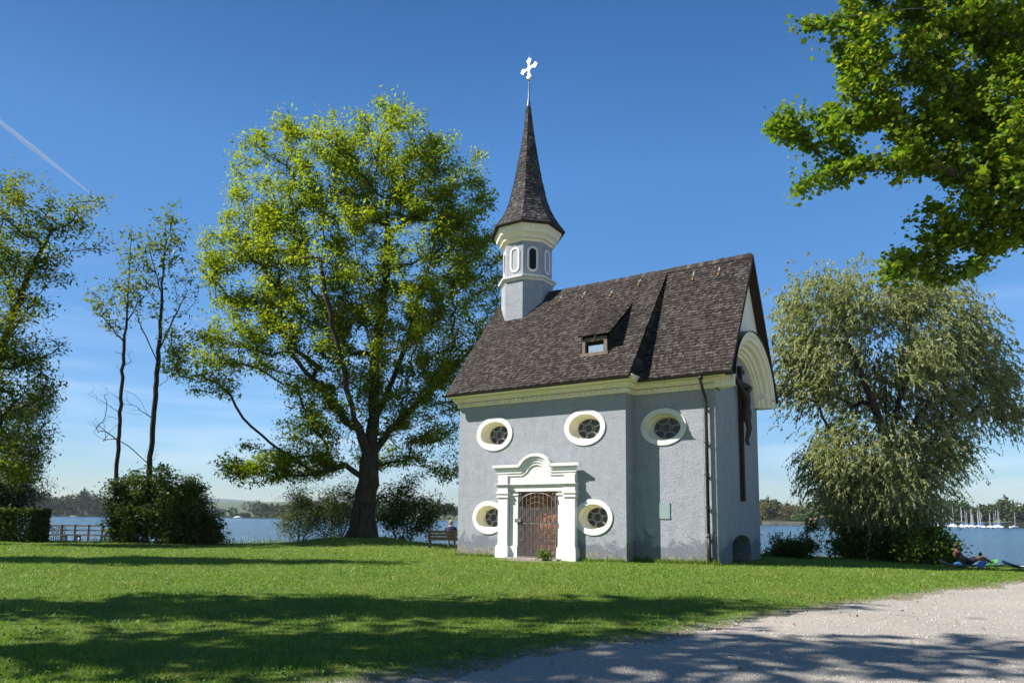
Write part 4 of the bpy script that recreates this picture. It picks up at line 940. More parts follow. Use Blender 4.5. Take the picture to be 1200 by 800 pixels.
# overhanging maple branches, trunk outside the right edge
rng = np.random.default_rng(62); YM = 12.5
L_ma = leaf_mat('maple_leaves', [(.06, .125, .010), (.095, .175, .012), (.135, .22, .014), (.20, .28, .02), (.28, .28, .03)], .55, .5, (.14, .22, .016), .5)
b = np.array([13.6, 13.2, 0.]); b[2] = float(gh(13.6, 13.2))-.1
trunk = [b, b+[0.1, 0, 2.5], b+[-.1, .1, 5], b+[.1, .2, 8], b+[0, .3, 12], b+[.2, .2, 15]]
limbs = [trunk, [b+np.array([-.05, 0, 4.2])]+pxl([(1250, 240), (1170, 215, -.2), (1090, 190, -.3), (1010, 190, -.4), (960, 205, -.4)], YM), [b+np.array([0, .1, 5])]+pxl([(1270, 170), (1160, 130, .5), (1080, 95, .8), (1010, 85, 1)], YM), [b+np.array([0, .1, 6.5])]+pxl([(1280, 80), (1180, 40, -.5), (1080, 10, -.8), (985, 20, -1)], YM),
         [b+np.array([0, .1, 3.6])]+pxl([(1270, 300), (1200, 290, .4), (1120, 285, .6), (1060, 310, .6)], YM), [b+np.array([0, .1, 5.5])]+pxl([(1250, 150, 2.5), (1150, 120, 2.5), (1040, 140, 2.2), (930, 140, 2)], YM)]
blobs = [(985, 40, 30), (912, 150, 14), (935, 225, 12), (1000, 80, 26), (945, 25, 20, 0, 14), (1050, 60, 62), (1130, 60, 72), (1000, 125, 42), (1060, 140, 48), (930, 145, 26, 0, 20), (965, 170, 30, 0, 24), (945, 215, 14), (975, 205, 20), (1010, 205, 26), (1060, 190, 34), (1110, 150, 60), (1160, 190, 60), (1190, 100, 80), (1120, 240, 34), (1090, 270, 30), (1060, 305, 30), (1040, 330, 18), (1130, 290, 34), (1180, 270, 30), (1200, 230, 50), (1250, 150, 110), (1280, 20, 100), (1150, -40, 90), (1020, -30, 60), (1100, 320, 14), (1075, 350, 8)]
tips = blob_tips(blobs, YM, 1080, rng, .95, .35)
P_ = np.array([project(t) for t in tips]); bad = (((P_[:, 0]-950)/42)**2+((P_[:, 1]-88)/24)**2 < 1) | (((P_[:, 0]-1010)/40)**2+((P_[:, 1]-262)/26)**2 < 1) | ((P_[:, 0] > 1130) & (P_[:, 1] > 318)) | (((P_[:, 0]-1100)/14)**2+((P_[:, 1]-228)/9)**2 < 1)
plant('maple_tree', 'large tree with sunlit green leaves overhanging from beyond the upper right picture edge', 'tree', b, limbs, tips[~bad], rng, M['bark_pale'], L_ma, .0075, .38, 74, .082, 1.0, .105, .85, .3, wob=.03, arch=.04, outline=LOBED)

# trees standing outside the left edge whose shade lies across the lawn
L_sh = leaf_mat('linden_leaves', [(.035, .065, .010), (.06, .10, .012), (.09, .13, .02)], .25)
def shade_tree(name, label, x, y, h, rx, seed, n, k, z0=.35, ry=None):
    rng = np.random.default_rng(seed); b = np.array([x, y, float(hgt(x, y))-.1]); ry = ry or rx
    v = unit(rng.normal(0, 1, (n, 3)))*(rng.random((n, 1))**.4); c = np.array([0, 0, h*(1+z0)/2]); tips = b+c+v*np.array([rx, ry, h*(1-z0)/2])
    hole = np.sin(tips[:, 0]*1.3+seed)*np.sin(tips[:, 1]*1.9+2)+.6*np.sin(tips[:, 2]*1.5+seed); tips = tips[hole < .62]
    plant(name, label, 'tree', b, [[b, b+[0, 0, h*.3], b+[.2, 0, h*.6], b+[0, .1, h*.85]]], tips, rng, M['bark_dark'], L_sh, .02, .35, k, .34, .6, .5, 1.4, .7, group='lindens left of the view')
shade_tree('linden_tree', 'tall linden outside the picture left of the gravel, nearest the viewer', -12.6, 7.2, 18, 4.0, 71, 130, 25, .36, 1.7)
shade_tree('linden_tree', 'linden outside the picture at the left of the lawn, second from the viewer', -15.0, 11.0, 18.5, 4.8, 72, 170, 32, .34, 1.7)
shade_tree('linden_tree', 'linden outside the picture at the left, level with the chapel door', -25.5, 22.2, 19.5, 5.2, 73, 280, 55, .2, 1.4)

# clipped hedge at the left
rng = np.random.default_rng(81); Yh = 36.8; x1 = at(37, 620, Yh)[0]; x0 = x1-9; zt = at(20, 596, Yh)[2]
b = np.array([x1-2, Yh+.6, float(hgt(x1-2, Yh+.6))]); he = empty('clipped_hedge', b); tag(he, 'dark square-clipped hedge block at the left edge beside the jetty', 'hedge')
n = 26000; P = np.stack([rng.uniform(x0, x1, n), rng.uniform(Yh, Yh+1.4, n), rng.uniform(0, zt, n)], 1)
f = rng.random(n); P[f < .45, 1] = Yh+np.abs(rng.normal(0, .06, (f < .45).sum())); s_ = (f > .45) & (f < .65); P[s_, 0] = x1-np.abs(rng.normal(0, .06, s_.sum())); s_ = (f > .65) & (f < .85); P[s_, 2] = zt-np.abs(rng.normal(0, .05, s_.sum()))
link('foliage', leaves_mesh('foliage', P-b, rng, .13, .55), L_bd, he)
mb = MB()
for x_ in np.arange(x0+.3, x1, .6): mb.tube([(x_-b[0], .1, -.1), (x_-b[0]+.1, .15, zt*.5), (x_-b[0]-.05, .05, zt*.85)], [.05, .03, .012], 5)
mb.build('stem', M['bark_dark'], he)

# ------------------------------------------------------------------ lawn grass, pebbles, fallen leaves
rng = np.random.default_rng(91)
def in_chapel(x, y, m=.0):
    l = to_local(x, y); a = (l[0] > -LA-m) & (l[0] < m) & (l[1] > -m) & (l[1] < 2*ST+W+m); c_ = (l[0] > -m) & (l[0] < LC+m) & (l[1] > ST-m) & (l[1] < ST+W+m)
    d = (l[0] > PC-1.2-m) & (l[0] < PC+1.15+m) & (l[1] > -.6-m) & (l[1] < 0); return a | c_ | d
n = 600000
Yb = 4.6*np.exp(rng.random(n)*math.log(41./4.6)); Xb = rng.uniform(-1, 1, n)*(.80*Yb+6)
cl = np.sin(Xb*2.1+1.7*np.sin(Yb*1.3))*np.sin(Yb*2.7+1.1*np.sin(Xb*1.9)); tuft = np.sin(Xb*9+3*np.sin(Yb*5))*np.sin(Yb*11+2*np.sin(Xb*7))
ey = edge_y(Xb); gone = (Yb < ey+rng.normal(0, .22, n)+.10*np.sin(Xb*17+Yb*9)-.05) | (Yb > shore(Xb)-.1) | in_chapel(Xb, Yb, .03)
fringe = np.clip((Yb-ey)/1.3, 0, 1); dlb = to_local(Xb, Yb); fringe = np.minimum(fringe, np.clip(np.hypot((dlb[0]+3.58)/1.5, (dlb[1]+.9)/1.0)*.8-.25+rng.normal(0, .12, n), 0, 1)); gone |= rng.random(n) > (.22+.78*fringe)
k_ = ~gone; Xb, Yb, cl, tuft, fringe = Xb[k_], Yb[k_], cl[k_], tuft[k_], fringe[k_]; n = len(Xb)
B0 = np.stack([Xb, Yb, hgt(Xb, Yb)-.006], 1)
h = (.034+.010*cl+.014*np.maximum(tuft, 0))*np.exp(rng.normal(0, .3, n))*(.55+.45*fringe)*(1+Yb*.006); wd = np.maximum(.0045, .00052*Yb)*np.exp(rng.normal(0, .2, n))
az = rng.uniform(0, 2*math.pi, n); a2 = rng.uniform(0, 2*math.pi, n); lean = h*rng.uniform(.2, 1.1, n)
sx_ = np.stack([np.cos(az), np.sin(az), 0*az], 1)*wd[:, None]; tp = np.stack([np.cos(a2)*lean, np.sin(a2)*lean, h], 1)
V = np.stack([B0-sx_, B0+sx_, B0+tp], 1).reshape(-1, 3)
tag(link('grass', fast_mesh('grass', V, 3), M['grass']), 'short mown green lawn grass in front of the chapel', 'grass', kind='stuff')
# clover and plantain rosettes in the turf
nc = 900; Yc = 5.2*np.exp(rng.random(nc)*math.log(24/5.2)); Xc = rng.uniform(-1, 1, nc)*(.75*Yc+.5); kk = (np.sin(Xc*.9+2)*np.sin(Yc*1.1+Xc*.3) > -.2) & (Yc > edge_y(Xc)+.1) & ~in_chapel(Xc, Yc, .2); Xc, Yc = Xc[kk], Yc[kk]
m_ = 26; Pc = np.stack([np.repeat(Xc, m_)+rng.normal(0, .11, len(Xc)*m_), np.repeat(Yc, m_)+rng.normal(0, .11, len(Xc)*m_)], 1); Pc = np.column_stack([Pc, hgt(Pc[:, 0], Pc[:, 1])+.025+np.abs(rng.normal(0, .012, len(Pc)))])
tag(link('clover', leaves_mesh('clover', Pc, rng, .027, .8, (0, 0, .1), 2.5, outline=SPEAR), leaf_mat('clover_leaves', [(.06, .14, .02), (.09, .19, .03), (.13, .24, .04)], .35)), 'low broad-leaved clover and weeds growing in the lawn', 'clover', kind='stuff')
# taller tufts against the walls
n = 9000; t = rng.random(n); fx = np.concatenate([rng.uniform(-LA-.1, 0, n//2), rng.uniform(0, LC, n-n//2)]); fy = np.where(fx < 0, -.03, ST-.03)-np.abs(rng.normal(0, .07, n))
sel = (fx < PC-2.0) | (fx > PC+1.8) | (rng.random(n) < .12); fx, fy = fx[sel], fy[sel]; n = len(fx)
wv = (CH_M.T@np.stack([fx, fy])); X_, Y_ = wv[0]+4.0274, wv[1]+24.7489; B0 = np.stack([X_, Y_, hgt(X_, Y_)-.01], 1)
h = rng.gamma(3, .032, n); az = rng.uniform(0, 2*math.pi, n); sx_ = np.stack([np.cos(az), np.sin(az), 0*az], 1)*.012; a2 = rng.uniform(0, 2*math.pi, n)
tp = np.stack([np.cos(a2)*h*.5, np.sin(a2)*h*.5, h], 1)
tag(link('wall_foot_grass', fast_mesh('wall_foot_grass', np.stack([B0-sx_, B0+sx_, B0+tp], 1).reshape(-1, 3), 3), M['grass']), 'longer grass and weeds along the foot of the chapel walls', 'grass', kind='stuff')
# shore fringe: long grass and herbs along the lake edge
n = 26000; X_ = rng.uniform(-34, 34, n); Y_ = shore(X_)-np.abs(rng.normal(0, .45, n))-.1; B0 = np.stack([X_, Y_, hgt(X_, Y_)-.02], 1); keepm = ~in_chapel(X_, Y_, .1); B0 = B0[keepm]; n = len(B0)
h = rng.gamma(3, .05, n)*(1+.8*np.sin(B0[:, 0]*.8)); az = rng.uniform(0, 2*math.pi, n); sx_ = np.stack([np.cos(az), np.sin(az), 0*az], 1)*.018; a2 = rng.uniform(0, 2*math.pi, n); tp = np.stack([np.cos(a2)*h*.4, np.sin(a2)*h*.4, h], 1)
tag(link('shore_herbs', fast_mesh('shore_herbs', np.stack([B0-sx_, B0+sx_, B0+tp], 1).reshape(-1, 3), 3), M['grass']), 'ragged long grass fringe along the lake edge of the lawn', 'grass', kind='stuff')
# pebbles
oct_v = np.array([(1, 0, 0), (0, 1, 0), (-1, 0, 0), (0, -1, 0), (0, 0, 1), (0, 0, -1)], float); oct_f = np.array([(0, 1, 4), (1, 2, 4), (2, 3, 4), (3, 0, 4)])
n = 42000; Yp = 4.3*np.exp(rng.random(n)*math.log(24/4.3)); Xp = rng.uniform(-.4, 1, n)*(.78*Yp+1)
k_ = (Yp < edge_y(Xp)+np.abs(rng.normal(0, .30, n))); Xp, Yp = Xp[k_], Yp[k_]; n = len(Xp); r = rng.gamma(4, .0016, n)*(1+Yp*.035)
ang = rng.uniform(0, 6.28, n); ca, sa = np.cos(ang), np.sin(ang); T = oct_v[oct_f].reshape(-1, 3)*np.array([1.25, .85, .7])
Vx = T[None]*r[:, None, None]*np.exp(rng.normal(0, .15, (n, 12, 3))*0+rng.normal(0, .2, (n, 1, 3)))
V = np.stack([Vx[..., 0]*ca[:, None]-Vx[..., 1]*sa[:, None]+Xp[:, None], Vx[..., 0]*sa[:, None]+Vx[..., 1]*ca[:, None]+Yp[:, None], Vx[..., 2]+gh(Xp, Yp)[:, None]+.001], -1).reshape(-1, 3)
t = NT('pebbles'); g_ = t.new('ShaderNodeNewGeometry'); ri = t.noise(t.coords(), 60, 2)
peb = t.end(t.pbr(t.ramp(ri, [(.3, (.17, .155, .135)), (.5, (.33, .305, .265)), (.7, (.56, .53, .48))]), .85))
tag(link('pebbles', fast_mesh('pebbles', V, 3), peb), 'loose grey pebbles strewn over the gravel path', 'gravel', kind='stuff')
# fallen leaves, denser along the gravel edge
n = 620; Yp = 5.5*np.exp(rng.random(n)*math.log(34/5.5)); Xp = rng.uniform(-1, 1, n)*(.78*Yp); m_ = rng.random(n) < .45
Xp[m_] = rng.uniform(-1, 18, m_.sum()); Yp[m_] = edge_y(Xp[m_])+rng.normal(.1, .5, m_.sum())
k_ = (Yp < shore(Xp)-.3) & ~in_chapel(Xp, Yp, .1); Xp, Yp = Xp[k_], Yp[k_]; n = len(Xp); P = np.stack([Xp, Yp, hgt(Xp, Yp)+.03], 1)
d = unit(np.stack([rng.normal(0, 1, n), rng.normal(0, 1, n), rng.normal(0, .25, n)], 1)); s_ = unit(np.cross(d, np.array([0, 0, 1.])+rng.normal(0, .3, (n, 3)))); l = rng.uniform(.03, .065, n)[:, None]
V = np.stack([P-d*l*.5, P+s_*l*.35, P+d*l*.5, P-s_*l*.35+[0, 0, .01]], 1).reshape(-1, 3)
tag(link('fallen_leaves', fast_mesh('fallen_leaves', V, 4), leaf_mat('dry_leaves', [(.10, .045, .015), (.20, .10, .03), (.28, .17, .06), (.15, .06, .02)], .1)), 'dry brown leaves scattered over the lawn and gravel edge', 'leaves', kind='stuff')
# weeds at the door foot
wb = chapel_world(PC+.62, -.62, .0); rg = np.random.default_rng(5); e = empty('weed_clump', wb); tag(e, 'leafy green weed clump growing at the foot of the iron gate', 'weed')
P = rg.normal(0, 1, (420, 3))*[.14, .06, .11]+[0, 0, .16]; P[:, 2] = np.abs(P[:, 2]); link('foliage', leaves_mesh('foliage', P, rg, .075, .5), L_bu, e)

# ------------------------------------------------------------------ jetty with railing and benches
Yj = 45.; jl, jr = at(-30, 632, Yj)[0], at(122, 632, Yj)[0]; zd = -.30
jt = empty('jetty', ((jl+jr)/2, Yj, zd)); tag(jt, 'low grey wooden jetty with three-bar railing on the lake at the left', 'jetty')
hl = (jr-jl)/2; mb = MB()
for k in range(int(hl*2/.2)): mb.box(-hl+k*.2, -hl+k*.2+.17, -1.3, 1.6, -.06, 0)
mb.build('deck', M['weathered'], jt)
for k in range(6):
    for y in (-1.1, 1.4): mb = MB(); mb.tube([(-hl+.3+k*(2*hl-.6)/5, y, -2.2), (-hl+.3+k*(2*hl-.6)/5, y, -.06)], .10, 8); mb.build('pile', M['weathered'], jt)
for y in (1.5, -1.22):
    if y > 0 or True:
        rl = MB()
        for z in (.42, .72, 1.02): rl.box(-hl, hl, y-.03, y+.03, z-.045, z+.045)
        ro = rl.build('railing', simple('pale_rail_wood', (.34, .31, .28), .8, 0, .25), jt) if y > 0 else None
        if y > 0:
            for k in range(10): mb = MB(); x = -hl+.1+k*(2*hl-.2)/9; mb.box(x-.05, x+.05, y-.10, y-.032, -.3, 1.1); mb.build('railing_post', M['weathered'], ro)
            mb = MB()
            for x in np.arange(-hl*.05, hl*.18, .14): mb.box(x-.015, x+.015, y-.025, y+.025, .02, 1.0)
            mb.build('gate_bars', M['weathered'], ro)
sg = empty('yellow_sign', (at(110, 618, Yj)[0], Yj+1.38, zd)); tag(sg, 'tiny yellow warning plate fixed to the jetty railing', 'sign'); mb = MB(); mb.box(-.10, .10, -.012, .012, .60, .82); mb.build('plate', simple('yellow_plate', (.75, .50, .03), .5), sg); mb = MB(); mb.box(-.02, .02, .014, .03, .55, .84); mb.build('bracket', M['tin'], sg)
def slat_bench(name, label, loc, rz, Lb, wood, group=None, back=True):
    e = empty(name, loc, rz); tag(e, label, 'bench', group); hw = Lb/2
    mb = MB()
    for k in range(3): mb.box(-hw, hw, -.22+k*.155, -.22+k*.155+.13, .41, .455)
    mb.build('seat', wood, e)
    if back:
        mb = MB()
        for k, z in enumerate((.52, .67, .82)): y = -.27-.06*k; mb.add([(-hw, y, z-.055), (hw, y, z-.055), (hw, y-.03, z+.06), (-hw, y-.03, z+.06), (-hw, y-.035, z-.06), (hw, y-.035, z-.06), (hw, y-.065, z+.055), (-hw, y-.065, z+.055)], [(0, 1, 2, 3), (7, 6, 5, 4), (0, 4, 5, 1), (3, 2, 6, 7), (0, 3, 7, 4), (1, 5, 6, 2)])
        mb.build('backrest', wood, e)
    for x in (-hw+.07, hw-.07):
        mb = MB()
        if back: mb.prism([(x-.04, -.18, 0), (x-.04, -.26, 0), (x-.04, -.50, .93), (x-.04, -.455, .93), (x-.04, -.26, .46)], (.08, 0, 0))
        else: mb.box(x-.04, x+.04, -.22, -.14, 0, .408)
        mb.build('leg', wood, e)
        mb = MB(); mb.box(x-.04, x+.04, .16, .24, 0, .408); mb.build('leg', wood, e)
        mb = MB(); mb.box(x-.03, x+.03, -.2, .16, .33, .405); mb.build('seat_rail', wood, e)
    return e
slat_bench('jetty_bench', 'left backless grey bench on the jetty deck', (at(58, 628, Yj)[0], Yj+.1, zd), 0, 1.9, M['weathered'], 'benches on the jetty', False)
slat_bench('jetty_bench', 'right backless grey bench on the jetty deck, nearer the thin trees', (at(104, 628, Yj)[0], Yj+.2, zd), 0, 1.7, M['weathered'], 'benches on the jetty', False)

# ------------------------------------------------------------------ bench and people
Yb_ = 33.6; pbx = at(527.5, 640, Yb_)[0]
wood_b = simple('old_brown_bench_wood', (.115, .085, .060), .85, 0, .35, 10, .4)
bl = (pbx-.02, Yb_, float(hgt(pbx, Yb_))-.01)
slat_bench('park_bench', 'weathered brown slatted bench facing the lake beside the chapel corner', bl, 0, 2.0, wood_b)
skin_t = simple('skin', (.42, .25, .17), .55, 0, .08); tan = simple('tanned_skin', (.13, .065, .040), .5, 0, .12)
def loft_body(name, rings, mat, parent, n=14):
    mb = MB(); mb.sm = True; mb.loft([[(cx+rx*math.cos(t), cy+ry*math.sin(t), z) for t in np.linspace(0, 2*math.pi, n+1)[:-1]] for cx, cy, z, rx, ry in rings], True, True, True); return mb.build(name, mat, parent)
def person(label, loc, rz, V, E, R, skinm):
    e = empty('person', loc, rz); tag(e, label, 'person'); bd = link('body', skin_mesh('body', V, E, R, 0, 2), skinm, e); return e
# seated figure seen from behind
sx0 = at(528.5, 620, Yb_)[0]
pv = [(0, -.08, .55), (0, -.12, .78), (0, -.13, .98), (0, -.10, 1.10), (0, -.07, 1.20), (0, -.07, 1.31), (-.17, -.12, 1.00), (-.25, -.02, .76), (-.20, .18, .62), (-.16, .26, .60), (.17, -.12, 1.00), (.25, -.02, .76), (.20, .18, .62), (.16, .26, .60),
      (-.10, -.04, .53), (-.13, .36, .52), (-.13, .40, .10), (-.13, .52, .04), (.10, -.04, .53), (.13, .36, .52), (.17, .42, .10), (.17, .54, .04), (0, .03, 1.20)]
pe = [(0, 1), (1, 2), (2, 3), (3, 4), (4, 5), (2, 6), (6, 7), (7, 8), (8, 9), (2, 10), (10, 11), (11, 12), (12, 13), (0, 14), (14, 15), (15, 16), (16, 17), (0, 18), (18, 19), (19, 20), (20, 21), (4, 22)]
pr = [(.16, .13), (.14, .11), (.16, .11), .055, (.09, .10), .075, .065, .048, .038, .035, .065, .048, .038, .035, .10, .07, .045, .04, .10, .07, .045, .04, .02]
pA = person('person with short grey hair and a navy top sitting on the bench, back turned', (sx0, Yb_+.02, bl[2]), 0, pv, pe, pr, skin_t)
navy = simple('navy_cloth', (.018, .026, .075), .85, 0, .2)
loft_body('top', [(0, -.10, .52, .20, .16), (0, -.12, .70, .19, .15), (0, -.13, .92, .235, .15), (0, -.13, 1.02, .225, .13), (0, -.12, 1.07, .12, .09)], navy, pA)
for s_ in (-1, 1):
    mb = MB(); mb.sm = True; mb.tube([(s_*.16, -.12, 1.01), (s_*.215, -.09, .93), (s_*.245, -.04, .80)], [.085, .08, .07], 10); mb.build('sleeve', navy, pA)
    mb = MB(); mb.sm = True; mb.tube([(s_*.10, -.06, .535), (s_*.125, .14, .53), (s_*.13, .32, .525)], [.12, .105, .09], 10); mb.build('shorts', simple('dark_shorts', (.03, .03, .035), .85), pA)
loft_body('hair', [(0, -.09, 1.17, .085, .07), (0, -.09, 1.24, .106, .105), (0, -.08, 1.32, .100, .105), (0, -.075, 1.38, .06, .065), (0, -.07, 1.395, .02, .02)], simple('grey_blond_hair', (.30, .25, .18), .8, 0, .3, 30), pA)
for s_ in (-1, 1): mb = MB(); mb.ball((s_*.098, -.06, 1.22), (.014, .025, .035), 6, 5); mb.build('ear', skin_t, pA)

# man lying on a paddle board by the water
Yr_ = 28.6; g0 = at(1133, 657, Yr_); zg = float(hgt(g0[0], Yr_))
def board(label, x, y, rz, Lb, wb, top, rim, group):
    e = empty('paddle_board', (x, y, float(hgt(x, y))+.07), rz); tag(e, label, 'paddle board', group)
    ts = np.linspace(-1, 1, 27); hw = lambda t: wb/2*max(.04, (1-abs(t)**3.2))**.55; zz = lambda t: .22*max(0, abs(t)-.55)**2/.2
    mb = MB(); mb.sm = True; mb.loft([[(t*Lb/2, hw(t)*c_, .07+zz(t)+.07*s_) for c_, s_ in [(math.cos(a), math.copysign(abs(math.sin(a))**.6, math.sin(a))) for a in np.linspace(math.pi*1.02, 2*math.pi-.02, 9)]] for t in ts], False); hull = mb.build('hull', rim, e)
    mb = MB(); mb.cur = 0
    rings = [[(t*Lb/2, hw(t)*k, .072+zz(t)+.012*(1-k*k)) for k in np.linspace(-1, 1, 7)] for t in ts]; n0 = 7
    vs = [p for r in rings for p in r]; mb.add(vs, [(i*n0+k, i*n0+k+1, (i+1)*n0+k+1, (i+1)*n0+k) for i in range(len(ts)-1) for k in range(n0-1)])
    half = len(mb.f)//2
    if isinstance(top, tuple):
        for i in range(len(mb.f)): mb.mi[i] = 1 if i > len(mb.f)*.42 else 0
        mb.build('deck', list(top), e)
    else: mb.build('deck', top, e)
    return e
wh = simple('board_white', (.60, .62, .57), .4, 0, .06); gr = simple('board_green', (.07, .27, .05), .4, 0, .1); bl_ = simple('board_blue', (.02, .14, .55), .4, 0, .1)
bA = board('white and bright green inflatable paddle board on the shore under the lying man', g0[0]+.05, Yr_, rad(6), 2.5, .75, (wh, gr), wh, 'paddle boards on the shore')
xb = at(1218, 661, 28.)[0]; board('white paddle board with blue edge on the grass at the right picture edge', xb, 28.0, rad(4), 3.0, .78, wh, bl_, 'paddle boards on the shore')
# paddle with blue blade
xp_ = at(1150, 661, 27.9); pd = empty('paddle', (xp_[0], 27.9, float(hgt(xp_[0], 27.9))+.05), rad(20)); tag(pd, 'paddle with bright blue blade leaning on the white and green board', 'paddle')
mb = MB(); mb.prism([(.24*math.cos(t)-.0, -.03, .15+.13*math.sin(t)+.05*math.cos(t)) for t in np.linspace(0, 2*math.pi, 17)[:-1]], (0, .03, 0)); mb.build('blade', simple('blade_blue', (.015, .15, .48), .35, 0, .08), pd)
mb = MB(); mb.tube([(.18, 0, .17), (.7, .25, .2), (1.3, .55, .20)], .015, 6); mb.build('shaft', M['tin'], pd)
# blue bag behind
xg = at(1125, 655, 28.9); bg = empty('bag', (xg[0], 28.95, float(hgt(xg[0], 28.95))+.0)); tag(bg, 'crumpled blue bag lying on the board behind the lying man', 'bag')
mb = MB(); mb.sm = True; rg = np.random.default_rng(8)
rg_ = [[(rx*math.cos(t)*(1+.1*math.sin(3*t+z*9)), ry*math.sin(t)*(1+.12*math.sin(2*t+z*14)), z) for t in np.linspace(0, 2*math.pi, 15)[:-1]] for rx, ry, z in ((.20, .14, .0), (.27, .17, .12), (.25, .16, .25), (.16, .10, .33), (.05, .04, .36))]
rg_ = [[(x_, y_, z_*.62) for x_, y_, z_ in q_] for q_ in rg_]; mb.loft(rg_, True, True, True); bgb = mb.build('sack', simple('bag_blue', (.02, .10, .34), .6, 0, .3), bg); mb = MB(); mb.tube([(-.1, 0, .18), (-.03, 0, .28), (.08, 0, .27), (.12, 0, .17)], .012, 6); mb.build('strap', simple('strap_dark', (.02, .03, .08), .7), bg)
pv = [(0, 0, .13), (-.20, .02, .24), (-.42, .03, .42), (-.46, .03, .56), (-.44, .02, .68), (-.43, .02, .80), (-.42, -.17, .44), (-.55, -.26, .22), (-.40, -.34, .05), (-.30, -.36, .03), (-.40, .20, .44), (-.20, .30, .28), (.05, .26, .26), (.12, .24, .27),
      (.06, -.10, .14), (.50, -.14, .34), (.86, -.14, .12), (.97, -.14, .17), (.06, .11, .14), (.50, .15, .30), (.90, .14, .10), (1.0, .14, .17), (-.34, .02, .68)]
pr = [(.14, .15), (.11, .14), (.12, .17), .06, (.10, .085), .075, .075, .05, .04, .038, .075, .05, .042, .038, .10, .072, .048, .04, .10, .072, .048, .04, .02]
zt_b = zg+.15
pB = person('tanned person in dark shorts reclining on a paddle board by the water', (at(1134, 650, Yr_)[0], Yr_, zt_b-.03), rad(3), pv, pe, pr, tan)
mb = MB(); mb.sm = True; blk = simple('black_shorts', (.015, .015, .018), .8)
mb.loft([[(x, y0+ry*math.cos(t), z+rz_*math.sin(t)) for t in np.linspace(0, 2*math.pi, 15)[:-1]] for x, y0, z, ry, rz_ in ((-.14, .01, .20, .16, .13), (-.02, 0, .14, .20, .15), (.12, 0, .17, .21, .13), (.27, 0, .24, .20, .11))], True, True, True); mb.build('shorts', blk, pB)
mb = MB(); mb.sm = True; mb.loft([[(-.45+rx*math.cos(t), .02+ry*math.sin(t), z) for t in np.linspace(0, 2*math.pi, 13)[:-1]] for rx, ry, z in ((.085, .085, .69), (.105, .10, .75), (.10, .095, .81), (.06, .06, .86), (.02, .02, .875))], True, True, True); mb.build('hair', simple('dark_hair', (.03, .018, .012), .7), pB)
for s_ in (-1, 1): mb = MB(); mb.ball((-.43, .02+s_*.092, .70), (.025, .013, .033), 6, 5); mb.build('ear', tan, pB)

# ------------------------------------------------------------------ far shore: woods, houses, boats
def crown_cards(rng, C, H, Wd, k, tall):
    v = unit(rng.normal(0, 1, (k, 3)))*(rng.random((k, 1))**.25); P = v*np.array([Wd/2, Wd/2, H*.42]); P[:, 2] += H*.56
    if tall: f = np.clip((H-P[:, 2])/H, .05, 1); P[:, :2] *= (f*1.1)[:, None]
    return C+P
def far_wood(name, label, p0, p1, n, seed, mat, hmin, hmax, b0, b1, k=150, conif=.3, gapf=None):
    rng = np.random.default_rng(seed); out = []
    for i in range(n):
        p = rng.uniform(p0, p1); bk = rng.uniform(b0, b1)
        if gapf and not gapf(p, rng): continue
        h = rng.uniform(hmin, hmax)*(.8+.4*math.sin(p*.045+seed)**2); tl = rng.random() < conif
        out.append(crown_cards(rng, far_pt(p, bk, 1.+bk*.03), h*(1.12 if tl else 1), h*(.35 if tl else rng.uniform(.6, .95)), k, tl))
    P = np.concatenate(out); tag(link(name, leaves_mesh(name, P, rng, 1.9, .8, flat=.3), mat), label, 'wood', kind='stuff')
FW1 = leaf_mat('far_leaves_green', [(.026, .050, .014), (.04, .07, .018), (.06, .09, .024)], .15, .7, (.085, .10, .03), .012)
FW2 = leaf_mat('far_leaves_dark', [(.018, .036, .014), (.03, .052, .018), (.045, .07, .022)], .15, .7, (.065, .085, .025), .015)
gap_house = lambda p, r: not (236 < p < 300 and r.random() < .9)
far_wood('far_wood', 'long dark wood on the far shore at the left, behind the jetty', -60, 252, 260, 201, FW2, 17, 25, 8, 110, gapf=gap_house)
far_wood('far_wood', 'distant wood across the lake behind the big tree and the bench', 286, 620, 240, 202, FW2, 12, 19, 12, 120, gapf=gap_house)
far_wood('far_wood', 'green far shore wood to the right of the chapel, behind the willow and the marina', 870, 1260, 420, 203, FW1, 11, 17, 25, 130)
far_wood('far_thicket', 'low bushes along the waterline of the left far shore', -40, 330, 200, 204, FW1, 3, 6, 2, 10, 60, 0)
def lone(name, label, px, back, h, w, mat, seed, k=500):
    rng = np.random.default_rng(seed); C = far_pt(px, back, .6); e = empty(name, C); tag(e, label, 'tree')
    P = crown_cards(rng, np.zeros(3), h, w, k, False); link('crown', leaves_mesh('crown', P, rng, 1.2, .8, flat=.4), mat, e)
    mb = MB(); mb.tube([(0, 0, -.5), (0, 0, h*.5)], [.35, .15], 6); mb.build('trunk', M['bark_dark'], e)
lone('round_bush', 'round light green bush on the reedy right far shore near the boathouse', 937, 14, 8.5, 15, leaf_mat('far_light_leaves', [(.08, .13, .03), (.11, .16, .04)], .2), 210)
lone('autumn_tree', 'russet-brown tree in the right far shore wood above the reeds', 922, 22, 15, 14, leaf_mat('far_russet_leaves', [(.10, .07, .03), (.13, .085, .035)], .2), 211)
lone('autumn_tree', 'yellowish tree at the very left of the right far shore, beside the chapel wall', 893, 18, 17, 10, leaf_mat('far_yellow_leaves', [(.12, .11, .03), (.16, .13, .04)], .2), 212)
lone('lone_tree', 'rounded green tree beside the pale houses on the far left shore', 276, 20, 13, 13, FW1, 213)
